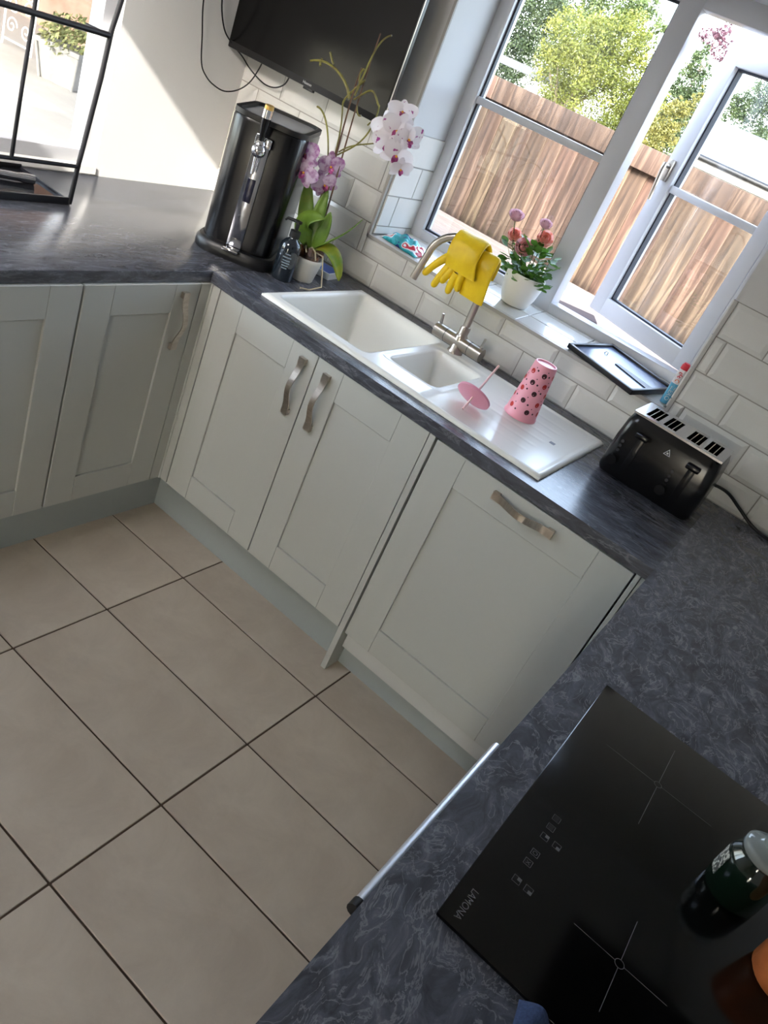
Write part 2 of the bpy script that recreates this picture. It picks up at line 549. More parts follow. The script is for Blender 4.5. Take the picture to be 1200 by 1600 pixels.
# trim strips round the tiled edges
tr = MB()
tr.box(WX0-0.009, WX0+0.001, YW-0.012, YW+0.002, WZ0-0.010, TOPZ)
tr.box(WX0-0.009, WX0+0.001, YW-0.004, YW+0.002, TOPZ, ZC-0.02)
struct(tr.obj('trim_1', M_TRIM, smooth=0), 'grey edging strip on the left edge of the window opening', 'trim')
struct(MB().box(WX1-0.001, WX1+0.009, YW-0.012, YW+0.002, WZ0-0.010, TOPZ).obj('trim_2', M_TRIM, smooth=0), 'grey edging strip on the right edge of the window opening', 'trim')
struct(MB().box(WX0-0.009, WX1+0.009, YW-0.012, YW+0.004, WZ0-0.012, WZ0-0.001).obj('trim_3', M_TRIM, smooth=0), 'grey edging strip along the front of the window sill', 'trim')

# ------------------------------------------------------------------ window over the sink
FY0, FY1 = 0.90, 0.965
win = thing('window_1', 'white framed garden window with an open casement above the sink', 'window', (0, 0, 0))
win['kind'] = 'structure'
FZ0, FZ1 = WZ0+0.012, WZ1
GX0, GX1 = 0.602, 0.662      # mullion
f = MB()
f.box(WX0, WX0+0.052, FY0, FY1, FZ0, FZ1, 0.004)
f.box(WX1-0.045, WX1, FY0, FY1, FZ0, FZ1, 0.004)
f.box(WX0+0.050, GX0+0.002, FY0+0.0008, FY1-0.0008, FZ0, FZ0+0.040, 0.003); f.box(GX1+0.010, WX1-0.043, FY0+0.0008, FY1-0.0008, FZ0, FZ0+0.040, 0.003)
f.box(WX0+0.050, GX0+0.002, FY0+0.0008, FY1-0.0008, FZ1-0.060, FZ1, 0.003); f.box(GX1+0.010, WX1-0.043, FY0+0.0008, FY1-0.0008, FZ1-0.060, FZ1, 0.003)
f.box(GX0, GX1+0.012, FY0, FY1+0.01, FZ0, FZ1, 0.004)
f.obj('window_frame', M_UPVC, win)
PX0, PX1, PZ0, PZ1 = WX0+0.052, GX0, FZ0+0.040, FZ1-0.060
q = MB()
q.box(PX0, PX0+0.007, 0.918, 0.935, PZ0, PZ1); q.box(PX1-0.007, PX1, 0.918, 0.935, PZ0, PZ1)
q.box(PX0, PX1, 0.918, 0.935, PZ0, PZ0+0.007); q.box(PX0, PX1, 0.918, 0.935, PZ1-0.007, PZ1)
q.obj('gasket', M_GASKET, win, smooth=0)
MB().box(PX0, PX1, 0.925, 0.929, PZ0, PZ1).obj('pane', M_PANE, win, smooth=0)
MB().box(PX0, PX1, 0.908, 0.925, 1.574, 1.598, 0.004).obj('glazing_bar', M_UPVC, win)
MB().box(PX0, PX1, 0.930, 0.945, 1.574, 1.598, 0.004).obj('glazing_bar', M_UPVC, win)
# opened casement, hinged on the right, swung outwards
sash = bpy.data.objects.new('casement', None); C.objects.link(sash); sash.parent = win
sash.location = (1.190, 0.962, 0)
sash.rotation_euler = (0, 0, -math.radians(26.0))
SW, SZ0, SZ1, SF = 0.505, 1.130, 2.030, 0.062
s = MB()
s.box(-SW, -SW+SF, -0.03, 0.03, SZ0, SZ1, 0.005); s.box(-SF, 0, -0.03, 0.03, SZ0, SZ1, 0.005)
s.box(-SW+SF*0.9, -SF*0.9, -0.0292, 0.0292, SZ0+0.0005, SZ0+SF, 0.004); s.box(-SW+SF*0.9, -SF*0.9, -0.0292, 0.0292, SZ1-SF, SZ1-0.0005, 0.004)
s.obj('sash_frame', M_UPVC, sash)
s = MB()
a, b, c, d = -SW+SF, -SF, SZ0+SF, SZ1-SF
for bx in ((a, a+0.006, c, d), (b-0.006, b, c, d), (a, b, c, c+0.006), (a, b, d-0.006, d)):
    s.box(bx[0], bx[1], -0.012, 0.010, bx[2], bx[3])
s.obj('gasket', M_GASKET, sash, smooth=0)
MB().box(a, b, -0.003, 0.003, c, d).obj('pane', M_PANE, sash, smooth=0)
MB().box(a, b, -0.022, -0.003, 1.578, 1.602, 0.004).obj('glazing_bar', M_UPVC, sash)
MB().box(a, b, 0.004, 0.020, 1.578, 1.602, 0.004).obj('glazing_bar', M_UPVC, sash)
s = MB().box(-SW+0.018, -SW+0.042, -0.045, -0.03, 1.60, 1.67, 0.004)
s.tube([(-SW+0.03, -0.045, 1.648), (-SW+0.03, -0.066, 1.648), (-SW+0.033, -0.070, 1.63), (-SW+0.046, -0.072, 1.535)], [0.008, 0.008, 0.008, 0.006], 8)
s.obj('handle', M_SATIN, sash)

# ------------------------------------------------------------------ left window (behind the black rack)
lw = thing('window_2', 'sunlit white framed window behind the black metal rack', 'window', (0, 0, 0))
lw['kind'] = 'structure'
LX0, LX1 = XL-0.085, XL-0.025
f = MB()
f.box(LX0, LX1, LY1-0.05, LY1, LZ0, LZ1, 0.004); f.box(LX0, LX1, LY0, LY0+0.05, LZ0, LZ1, 0.004)
for ya, yb in ((LY0+0.048, -0.738), (-0.682, LY1-0.048)):
    f.box(LX0+0.0008, LX1-0.0008, ya, yb, LZ0, LZ0+0.045, 0.003); f.box(LX0+0.0008, LX1-0.0008, ya, yb, LZ1-0.05, LZ1, 0.003)
f.box(LX0, LX1, -0.74, -0.68, LZ0, LZ1, 0.004)
f.obj('window_frame', M_UPVC, lw)
MB().box(LX0+0.030, LX0+0.034, -0.68, LY1-0.05, LZ0+0.045, LZ1-0.05).obj('pane', M_PANE, lw, smooth=0)
MB().box(LX0+0.030, LX0+0.034, LY0+0.05, -0.74, LZ0+0.045, LZ1-0.05).obj('pane', M_PANE, lw, smooth=0)
MB().box(LX0, XL+0.005, LY0, LY1, LZ0-0.02, LZ0+0.003).obj('window_sill', M_WHITE, lw, smooth=0)
pd = thing('fill_door', 'white framed glazed door added behind the camera to let in fill light', 'door', (0, YB-0.15, 0))  # added opening, out of view, so daylight fills the room from the rear
pd['kind'] = 'structure'
f = MB().box(DX0, DX0+0.06, -0.03, 0.03, 0, 2.05).box(DX1-0.06, DX1, -0.03, 0.03, 0, 2.05).box(DX0+0.06, DX1-0.06, -0.029, 0.029, 1.98, 2.05).box(DX0+0.06, DX1-0.06, -0.029, 0.029, 0, 0.06)
f.obj('door_frame', M_UPVC, pd, 0)
MB().box(DX0+0.06, DX1-0.06, -0.003, 0.003, 0.06, 1.98).obj('pane', M_PANE, pd, 0)

# ------------------------------------------------------------------ worktops
MB().box(XL, 0, -2.35, YW, ZT-TT, ZT)
wt = MB().box(XL+0.001, 0, -2.30, YW-0.010, ZT-TT, ZT, 0.003).obj('worktop', M_WT_LEFT)
tag(wt, 'dark slate laminate worktop under the black rack and tap machine', 'worktop')
SX0, SX1, SY0, SY1 = 0.1515, 1.1428, 0.0533, 0.5598     # sink footprint
wt = MB()
wt.box(0, SX0+0.02, 0, YW-0.010, ZT-TT, ZT); wt.box(SX1-0.02, XE, 0, YW-0.010, ZT-TT, ZT)
wt.box(SX0+0.02, SX1-0.02, 0, SY0+0.02, ZT-TT, ZT); wt.box(SX0+0.02, SX1-0.02, SY1-0.02, YW-0.010, ZT-TT, ZT)
tag(wt.obj('worktop', M_WT_BACK, smooth=0), 'dark slate laminate worktop around the white sink', 'worktop')
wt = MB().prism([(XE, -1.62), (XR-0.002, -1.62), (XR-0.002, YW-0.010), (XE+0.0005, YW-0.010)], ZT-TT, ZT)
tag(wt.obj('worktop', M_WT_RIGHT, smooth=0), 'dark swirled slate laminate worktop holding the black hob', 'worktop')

# ------------------------------------------------------------------ cabinets
def bow_handle(length, parent, loc, rot):
    """strap handle: local x along, -y out of the door"""
    n = 28
    b = MB()
    secs = []
    for i in range(n+1):
        t = i/n
        u = (t-0.5)*length
        k = abs(t-0.5)*2
        # flat pads at the ends, bowed out between them
        if k > 0.80: off = 0.010
        else: off = 0.010 + 0.020*(0.5+0.5*math.cos(PI*k/0.80))
        wd = 0.0088 + 0.0032*k**1.5
        secs.append((u, -off, wd))
    th = 0.0035
    for (u, yo, wd) in secs:
        b.v += [(u, yo, -wd), (u, yo-th, -wd), (u, yo-th, wd), (u, yo, wd)]
    for i in range(n):
        for k in range(4):
            k2 = (k+1) % 4
            b.f.append([i*4+k, i*4+k2, i*4+4+k2, i*4+4+k]); b.m.append(0)
    b.f.append([3, 2, 1, 0]); b.m.append(0)
    b.f.append([n*4+k for k in range(4)]); b.m.append(0)
    for sgn in (-1, 1):
        u0 = sgn*length/2; u1 = sgn*length*0.40
        b.box(min(u0, u1), max(u0, u1), -0.0105, 0.0, -0.0112, 0.0112)
    return b.obj('handle', M_STEEL, parent, 25, loc, rot)

def shaker(parent, w_, z0, z1, handle=None, loc=(0, 0, 0), rot=0.0, rail=0.096, hpos=None):
    """door in local x 0..w_, facing -y; stiles are the door mesh, rails/panel/handle its children"""
    gp = 0.0018
    door = MB().box(rail-0.004, w_-rail+0.004, 0.0075, 0.016, z0+0.09, z1-0.09).obj('door', M_CAB, parent, 0, loc, (0, 0, rot))
    for a, b in ((gp, rail), (w_-rail, w_-gp)):
        MB().box(a, b, 0, 0.020, z0, z1, 0.0012, seg=1).obj('stile', M_CAB, door, 30)
    for a, b in ((z0, z0+rail*0.95), (z1-rail*0.95, z1)):
        MB().box(rail+0.0003, w_-rail-0.0003, 0.0003, 0.020, a, b, 0.0012, seg=1).obj('rail', M_CAB, door, 30)
    if handle == 'v':
        bow_handle(0.182, door, (hpos[0], 0, hpos[1]), (0, PI/2, 0))
    elif handle == 'h':
        bow_handle(0.182, door, (hpos[0], 0, hpos[1]), (0, 0, 0))
    return door

DZ0, DZ1 = HP, ZT-TT-0.001
# sink cabinet
cab = thing('sink_cabinet', 'pale sage two door shaker cabinet under the sink bowls', 'cabinet', (0.0442, YD, 0))
b = MB().box(0.002, 0.018, 0.021, 0.56, HP, DZ1).box(0.782, 0.798, 0.021, 0.56, HP, DZ1).box(0.018, 0.782, 0.021, 0.56, HP, HP+0.016).box(0.018, 0.782, 0.544, 0.56, HP, 0.60)
b.obj('body', M_CARC, cab, 0)
shaker(cab, 0.40, DZ0, DZ1, 'v', (0, 0, 0), 0, hpos=(0.400-0.0442+0.003, 0.757))
shaker(cab, 0.40, DZ0, DZ1, 'v', (0.40, 0, 0), 0, hpos=(0.495-0.4442, 0.756))
# end panel between the sink cabinet and the dishwasher
tag(MB().box(0.8452, 0.8640, YD-0.001, 0.60, 0.0, DZ1, 0.001, seg=1).obj('end_panel', M_CAB, smooth=0), 'narrow pale sage end panel standing between sink cabinet and dishwasher', 'panel')
# dishwasher
dw = thing('dishwasher', 'integrated dishwasher behind a wide pale sage shaker door', 'dishwasher', (0.8690, YD, 0))
MB().box(0.004, 0.590, 0.024, 0.57, 0.10, DZ1-0.006).obj('body', M_CARC, dw, 0)
shaker(dw, 0.594, DZ0, DZ1-0.004, 'h', (0, 0, 0), 0, hpos=(1.1635-0.8690, 0.8365))
tag(MB().box(1.4655, 1.4775, YD+0.001, 0.55, HP, DZ1, 0.001, seg=1).box(1.4795, XE+0.005, YD+0.004, 0.55, HP, DZ1).obj('filler_strip', M_CAB, smooth=0), 'slim pale sage filler strip right of the dishwasher door', 'panel')
# corner post
cp = MB()
cp.box(XD-0.018, XD, -0.0385, YD+0.020, HP, DZ1, 0.001, seg=1)
cp.box(XD-0.018, 0.0425, YD, YD+0.018, HP, DZ1, 0.001, seg=1)
cp.tube([(XD+0.001, YD-0.001, HP), (XD+0.001, YD-0.001, DZ1)], 0.0045, 8)
tag(cp.obj('corner_post', M_CAB), 'pale sage corner post where the two cabinet runs meet', 'panel')
# left run (doors face +x): local x runs along +y
def left_cab(y0, label, hp):
    c_ = thing('base_cabinet', label, 'cabinet', (XD, y0, 0), PI/2, 'single door cabinets under the left worktop')
    MB().box(0.002, 0.398, 0.021, 0.56, HP, DZ1).obj('body', M_CARC, c_, 0)
    shaker(c_, 0.40, DZ0, DZ1, 'v' if hp else None, (0, 0, 0), 0, rail=0.094, hpos=hp)
    return c_
left_cab(-0.440, 'pale sage single door cabinet beside the corner post', (0.340, 0.762))
left_cab(-0.843, 'pale sage single door cabinet cut by the left picture edge', (0.055, 0.762))
left_cab(-1.246, 'pale sage single door cabinet further along the left run', (0.340, 0.762))
left_cab(-1.649, 'pale sage single door cabinet near the left run end', (0.055, 0.762))
# plinths
bb = MB().box(-0.044, 0.8445, 0.072, 0.090, 0, HP+0.01).box(0.8650, XE+0.08, 0.072, 0.090, 0, HP+0.01)
struct(bb.obj('baseboard_back', M_PLINTH, smooth=0), 'grey plinth under the sink cabinets and dishwasher', 'plinth')
struct(MB().box(-0.062, -0.044, -2.25, 0.090, 0, HP+0.01).obj('baseboard_left', M_PLINTH, smooth=0), 'grey plinth under the left cabinet run', 'plinth')
struct(MB().box(XE+0.07, XE+0.088, -1.60, 0.070, 0, HP).obj('baseboard_right', M_PLINTH, smooth=0), 'grey plinth under the hob worktop', 'plinth')
# hob side: oven and neighbours (doors face -x)
ov = thing('oven', 'built-in black oven with a bright steel door handle under the hob', 'oven', (XE+0.006, -1.120, 0))
MB().box(0.022, 0.55, 0.003, 0.592, HP, 0.868).obj('body', M_BLACKM, ov, 0)
dr = MB().box(0.0, 0.020, 0.003, 0.592, HP+0.01, 0.868, 0.003).obj('door', M_BLACK, ov)
hb = MB()
hb.tube([(-0.0175, 0.02, 0.800), (-0.0175, 0.415, 0.800)], 0.0080, 12)
hd = hb.obj('handle', mat('aluminium', srgb(215, 218, 224), 0.4, 0.9), dr)
MB().tube([(-0.0175, 0.008, 0.800), (-0.0175, 0.022, 0.800)], 0.0095, 12).obj('end_cap', M_BLACKP, hd)
for ya in (0.04, 0.385):
    MB().box(-0.0175, 0.0, ya, ya+0.015, 0.795, 0.805).obj('bracket', M_BLACKP, hd, 0)
for y0, wd, lb in ((-0.524, 0.522, 'pale sage cabinet between the oven and the dishwasher corner'), (-1.62, 0.496, 'pale sage cabinet at the near end of the hob worktop')):
    c_ = thing('base_cabinet', lb, 'cabinet', (XE+0.006, y0+wd, 0), -PI/2)
    MB().box(0.002, wd-0.002, 0.021, 0.56, HP, DZ1).obj('body', M_CARC, c_, 0)
    shaker(c_, wd, DZ0, DZ1)
# cooker hood above the hob (out of the picture, seen only as a dark reflection)
hd = thing('cooker_hood', 'black cooker hood on the wall above the hob', 'cooker hood', (XR-0.001, -0.83, 1.62))
MB().prism([(0, 0), (-0.50, 0), (-0.50, 0.05), (-0.28, 0.16), (0, 0.16)], -0.30, 0.30, 'y').obj('canopy', M_BLACKM, hd, 30)
MB().box(-0.26, 0, -0.13, 0.13, 0.16, 0.675).obj('chimney', M_BLACKM, hd, 0)

# ------------------------------------------------------------------ sink
def sstep(a, b, x):
    t = max(0.0, min(1.0, (x-a)/(b-a)))
    return t*t*(3-2*t)
def rrect(x, y, x0, x1, y0, y1, r):
    dx = max(x0+r-x, 0, x-(x1-r)); dy = max(y0+r-y, 0, y-(y1-r))
    if dx > 0 or dy > 0:
        return r - math.hypot(dx, dy)
    return min(x-x0, x1-x, y-y0, y1-y)
def sink_z(x, y):
    e = rrect(x, y, SX0, SX1, SY0, SY1, 0.012)
    z = 0.9225 - 0.006*(1-sstep(0, 0.010, e))
    z -= 0.004*sstep(0.012, 0.022, rrect(x, y, SX0, SX1, SY0, SY1, 0.02))*sstep(0.735, 0.76, x)
    d1 = rrect(x, y, 0.176, 0.527, 0.092, 0.538, 0.030)
    z -= 0.185*sstep(0, 0.042, d1) if d1 > 0 else 0
    d2 = rrect(x, y, 0.553, 0.733, 0.168, 0.470, 0.030)
    z -= 0.120*sstep(0, 0.040, d2) if d2 > 0 else 0
    d2b = rrect(x, y, 0.533, 0.752, 0.150, 0.50, 0.03)
    z -= 0.003*sstep(0, 0.010, d2b)
    if 0.83 < x < 1.08:                     # drainer grooves
        for yy in (0.16, 0.22, 0.28, 0.34, 0.40, 0.46):
            z -= 0.0010*max(0, 1-abs(y-yy)/0.012)*sstep(0.83, 0.86, x)*(1-sstep(1.03, 1.06, x))
    return z
sink = thing('sink', 'white one and a half bowl inset sink with drainer', 'sink', (0, 0, 0))
nx, ny = 190, 100
sm = MB().grid(lambda u, v: (SX0+u*(SX1-SX0), SY0+v*(SY1-SY0), sink_z(SX0+u*(SX1-SX0), SY0+v*(SY1-SY0))), nx, ny)
o = len(sm.v)
ring = [(i) for i in range(nx+1)] + [(j+1)*(nx+1)-1 for j in range(1, ny+1)] + [ny*(nx+1)+i for i in range(nx-1, -1, -1)] + [j*(nx+1) for j in range(ny-1, 0, -1)]
low = []
for r_ in ring:
    x, y, z = sm.v[r_]
    low.append(len(sm.v)); sm.v.append((x, y, ZT+0.0005))
for k in range(len(ring)):
    k2 = (k+1) % len(ring)
    sm.f.append([ring[k], ring[k2], low[k2], low[k]]); sm.m.append(0)
sm.obj('basin', M_CERAMIC, sink, 60)
MB().lathe([(0.0, 0), (0.042, 0), (0.045, 0.003), (0.030, 0.004), (0.0, 0.002)], 24, (0.35, 0.31, 0.7385)).obj('drain', M_SATIN, sink)
MB().lathe([(0.0, 0), (0.042, 0), (0.045, 0.003), (0.030, 0.004), (0.0, 0.002)], 24, (0.643, 0.32, 0.7985)).obj('drain', M_SATIN, sink)
MB().box(1.056, 1.072, 0.303, 0.319, 0.9182, 0.9192).obj('badge', mat('badge_grey', srgb(120, 122, 128), 0.4), sink, 0)

# ------------------------------------------------------------------ mixer tap
tp = thing('mixer_tap', 'brushed nickel mixer tap with two lever handles behind the half bowl', 'tap', (0.587, 0.520, 0.9215))
MB().lathe([(0.0, 0), (0.026, 0), (0.026, 0.005), (0.022, 0.010), (0.0215, 0.054), (0.0195, 0.060), (0.0165, 0.064), (0.0165, 0.088), (0.014, 0.092), (0.0, 0.092)], 24).obj('base', M_SATIN, tp)
cross = MB().tube([(-0.094, 0, 0.036), (0.090, 0, 0.036)], 0.0225, 24)
cb = cross.obj('valve_body', M_SATIN, tp)
for sgn, x in ((-1, -0.084), (1, 0.076)):
    lv = MB().tube([(x, 0, 0.050), (x+0.002*sgn, -0.002, 0.068), (x+0.004*sgn, -0.005, 0.090)], [0.005, 0.0045, 0.004], 10)
    lv.obj('lever', M_SATIN, tp)
    MB().tube([(x-sgn*0.034, 0, 0.036), (x-sgn*0.0325, 0, 0.036)], 0.0229, 24).obj('collar', M_GASKET, tp)
sp = [(0, 0, 0.085), (-0.001, 0, 0.16), (-0.003, 0, 0.235)]
R_ = 0.098
sp += [(-R_-0.003 + R_*math.cos(a), -0.05*(1-math.cos(a))/2, 0.235 + R_*0.94*math.sin(a)) for a in [PI*k/14 for k in range(1, 15)]]
sp += [(-0.207, -0.053, 0.19), (-0.213, -0.055, 0.150)]
MB().tube(sp, 0.0118, 16).obj('spout', M_SATIN, tp)

# ------------------------------------------------------------------ rubber gloves on the spout
M_GLOVE = noisy(mat('yellow_rubber', srgb(226, 190, 8), 0.42), [(0.3, srgb(222, 184, 4)), (0.7, srgb(236, 202, 22))], (30, 30, 30))
def drape(path, wfun, th, xoff, n=10):
    """flattened sleeve: path in (y,z), width along x"""
    b = MB()
    m_ = 20
    for i, (y, z) in enumerate(path):
        t = i/(len(path)-1)
        y2, z2 = path[min(i+1, len(path)-1)]; y1, z1 = path[max(i-1, 0)]
        tan = Vector((0, y2-y1, z2-z1)).normalized()
        nor = Vector((0, -tan.z, tan.y))
        wd = wfun(t)
        for k in range(m_):
            a = 2*PI*k/m_
            cx, sx_ = math.cos(a), math.sin(a)
            px = math.copysign(abs(cx)**0.5, cx)*wd/2
            pn = math.copysign(abs(sx_)**0.8, sx_)*th/2
            wob = 0.0016*math.sin(px*60+i*0.5)
            b.v.append((xoff(t)+px, y+nor.y*(pn+wob), z+nor.z*(pn+wob)))
    for i in range(len(path)-1):
        for k in range(m_):
            k2 = (k+1) % m_
            b.f.append([i*m_+k, i*m_+k2, (i+1)*m_+k2, (i+1)*m_+k]); b.m.append(0)
    b.f.append(list(range(m_))); b.m.append(0)
    b.f.append([(len(path)-1)*m_+k for k in range(m_)]); b.m.append(0)
    return b
def ypath(pts, n=8):
    out = []
    P = [Vector((a, b, 0)) for a, b in pts]
    for i in range(len(P)-1):
        p0 = P[max(i-1, 0)]; p1 = P[i]; p2 = P[i+1]; p3 = P[min(i+2, len(P)-1)]
        for k in range(n):
            t = k/n
            q_ = 0.5*((2*p1) + (p2-p0)*t + (2*p0-5*p1+4*p2-p3)*t*t + (3*p1-p0-3*p2+p3)*t**3)
            out.append((q_.x, q_.y))
    out.append((P[-1].x, P[-1].y))
    return out
gl = thing('rubber_glove', 'yellow rubber glove folded over the top of the tap spout', 'glove', (0, 0, 0), 0, 'washing up gloves on the tap')
pth = ypath([(0.462, 1.158), (0.458, 1.195), (0.470, 1.240), (0.505, 1.262), (0.535, 1.245), (0.546, 1.200), (0.550, 1.150)])
drape(pth, lambda t: 0.112-0.012*t, 0.014, lambda t: 0.517-0.018*math.sin(t*PI)).obj('cuff', M_GLOVE, gl, 60)
gl2 = thing('rubber_glove', 'yellow rubber glove with fingers hanging down beside the tap spout end', 'glove', (0, 0, 0), 0, 'washing up gloves on the tap')
pth = ypath([(0.487, 1.100), (0.484, 1.150), (0.486, 1.205), (0.505, 1.236), (0.528, 1.22), (0.536, 1.17)])
drape(pth, lambda t: 0.088, 0.016, lambda t: 0.575-0.022*t).obj('cuff', M_GLOVE, gl2, 60)
def finger(p0, p1, p2, r0, r1):
    b = MB(); pts = []
    P0, P1, P2 = Vector(p0), Vector(p1), Vector(p2)
    rr = []
    for k in range(11):
        t = k/10
        pts.append(P0*(1-t)**2 + P1*2*t*(1-t) + P2*t*t); rr.append(r0+(r1-r0)*t)
    d = (pts[-1]-pts[-2]).normalized()
    for q_, s_ in ((0.45, 0.85), (0.8, 0.55), (0.95, 0.2)):
        pts.append(P2+d*r1*q_); rr.append(r1*s_)
    return b.tube(pts, rr, 12)
palm = finger((0.545, 0.500, 1.205), (0.51, 0.498, 1.20), (0.482, 0.494, 1.178), 0.026, 0.024)
palm.obj('palm', M_GLOVE, gl2, 60)
for a, b_, c_, r0, r1 in (((0.470, 0.490, 1.196), (0.430, 0.480, 1.165), (0.402, 0.474, 1.104), 0.015, 0.0105),
                          ((0.478, 0.490, 1.185), (0.455, 0.482, 1.14), (0.446, 0.474, 1.086), 0.015, 0.0105),
                          ((0.492, 0.484, 1.175), (0.478, 0.474, 1.14), (0.470, 0.470, 1.112), 0.015, 0.0115),
                          ((0.505, 0.474, 1.150), (0.500, 0.470, 1.12), (0.502, 0.470, 1.092), 0.014, 0.0105),
                          ((0.522, 0.476, 1.160), (0.520, 0.472, 1.13), (0.526, 0.474, 1.112), 0.014, 0.011)):
    finger(a, b_, c_, r0, r1).obj('finger', M_GLOVE, gl2, 60)

# ------------------------------------------------------------------ hob
hob = thing('hob', 'black glass induction hob with thin printed crosses', 'hob', (0, 0, ZT))
MB().box(1.5577, 2.075, -1.1218, -0.5303, 0.0, 0.006, 0.002).obj('glass', M_HOB, hob)
mk = MB()
zt = 0.0062
def stroke(b, p, q_, wd=0.0008):
    p, q_ = Vector(p), Vector(q_)
    d = (q_-p).normalized(); n = Vector((-d.y, d.x))*wd/2
    b.add([(*(p-n), zt), (*(q_-n), zt), (*(q_+n), zt), (*(p+n), zt)], [(0, 1, 2, 3)])
def ring_mark(b, c_, r, wd=0.0008):
    for k in range(12):
        a0, a1 = 2*PI*k/12, 2*PI*(k+1)/12
        stroke(b, (c_[0]+r*math.cos(a0), c_[1]+r*math.sin(a0)), (c_[0]+r*math.cos(a1), c_[1]+r*math.sin(a1)), wd)
for cx, cy, rx, ry in ((1.700, -0.672, 0.090, 0.104), (1.748, -0.998, 0.062, 0.072), (1.935, -0.672, 0.075, 0.085), (1.950, -0.998, 0.09, 0.10)):
    c_ = MB()
    stroke(c_, (cx-rx, cy), (cx-0.006, cy)); stroke(c_, (cx+0.006, cy), (cx+rx, cy))
    stroke(c_, (cx, cy-ry), (cx, cy-0.006)); stroke(c_, (cx, cy+0.006), (cx, cy+ry))
    ring_mark(c_, (cx, cy), 0.006)
    c_.obj('zone_mark', M_MARK, hob, 0, fix=False)
for k, (x, y, kind) in enumerate(((1.608, -0.878, 0), (1.608, -0.898, 0), (1.608, -0.919, 1), (1.626, -0.918, 2), (1.609, -0.953, 3), (1.608, -0.973, 4), (1.608, -1.007, 1), (1.625, -1.007, 2))):
    c_ = MB(); s_ = 0.0052
    for p, q_ in (((-s_, -s_), (s_, -s_)), ((s_, -s_), (s_, s_)), ((s_, s_), (-s_, s_)), ((-s_, s_), (-s_, -s_))):
        stroke(c_, (x+p[0], y+p[1]), (x+q_[0], y+q_[1]), 0.0006)
    if kind == 0:
        for t in (-0.5, 0, 0.5): stroke(c_, (x-s_*0.6, y+t*s_), (x+s_*0.6, y+t*s_), 0.0005)
    elif kind == 1:
        c_.add([(x, y, zt), (x+s_, y, zt), (x+s_, y+s_, zt), (x, y+s_, zt)], [(0, 1, 2, 3)])
    elif kind == 2:
        c_.add([(x, y-s_, zt), (x+s_, y-s_, zt), (x+s_, y, zt), (x, y, zt)], [(0, 1, 2, 3)])
    elif kind == 3:
        ring_mark(c_, (x, y), 0.003, 0.0006)
    else:
        stroke(c_, (x-s_*0.5, y-s_*0.5), (x+s_*0.5, y+s_*0.5), 0.0006); stroke(c_, (x+s_*0.5, y-s_*0.5), (x-s_*0.5, y+s_*0.5), 0.0006)
    c_.obj('control_mark', M_MARK, hob, 0, fix=False)
text('lettering', 'LAMONA', 0.0125, M_MARK, hob, (1.5775, -1.086, 0.0063), (0, 0, -PI/2), 0.0, sx=0.92)

# candle jar
jar = thing('candle_jar', 'dark green candle jar with a clear glass lid on the hob', 'candle', (1.838, -0.764, ZT+0.0064))
jar.scale = (0.88, 0.88, 0.92)
M_GREEN = mat('green_wax_glass', srgb(10, 26, 18), 0.08, coat=0.5)
MB().lathe([(0.0, 0), (0.040, 0), (0.043, 0.004), (0.043, 0.062), (0.041, 0.071), (0.034, 0.079), (0.033, 0.086), (0.0, 0.086)], 36).obj('jar', M_GREEN, jar, 50)
MB().lathe([(0.0, 0.086), (0.035, 0.086), (0.037, 0.089), (0.037, 0.097), (0.033, 0.101), (0.022, 0.104), (0.017, 0.108), (0.019, 0.114), (0.018, 0.121), (0.010, 0.127), (0.0, 0.128)], 36, cap0=False, cap1=False).obj('lid', mat('lid_glass', srgb(205, 214, 212), 0.06, trans=0.65), jar, 60)
lb = MB().grid(lambda u, v: (0.0434*math.cos(PI*0.93+u*0.75), 0.0434*math.sin(PI*0.93+u*0.75), 0.022+v*0.042), 8, 1)
lab = lb.obj('paper_label', noisy(mat('paper_label', srgb(200, 200, 190), 0.6), [(0.45, srgb(205, 204, 194)), (0.52, srgb(60, 62, 58))], (220, 220, 160)), jar, 60)
# orange candle pot
oc = thing('candle_pot', 'orange candle glass at the right picture edge on the hob', 'candle', (1.922, -0.842, ZT+0.0064))
MB().lathe([(0.0, 0), (0.036, 0), (0.040, 0.005), (0.041, 0.085), (0.0385, 0.085), (0.038, 0.07), (0.0, 0.07)], 32).obj('cup', noisy(mat('orange_glass', srgb(190, 108, 62), 0.3), [(0.3, srgb(170, 92, 50)), (0.7, srgb(205, 122, 72))], (30, 30, 30)), oc, 50)
MB().tube([(0, 0, 0.07), (0.001, 0, 0.079)], 0.0011, 6).obj('wick', M_BLACKP, oc)
# cloth by the hob corner
cl = MB()
def clothf(u, v):
    x = 1.672+0.080*u; y = -1.135-0.16*v
    return (x+0.02*v, y, ZT+0.008+0.016*abs(math.sin(u*7+v*3))*math.exp(-((u-0.5)**2)*3)+0.004*math.sin(v*9+u*5)+0.004)
cl.grid(clothf, 20, 28)
ob = cl.obj('tea_towel', noisy(mat('navy_cloth', srgb(46, 62, 96), 0.9), [(0.3, srgb(38, 52, 84)), (0.7, srgb(58, 76, 112))], (300, 300, 300), bump=0.2), None, 80, fix=False)
md = ob.modifiers.new('thick', 'SOLIDIFY'); md.thickness = 0.003; md.offset = 1
tag(ob, 'rumpled navy cloth beside the near hob corner', 'cloth')
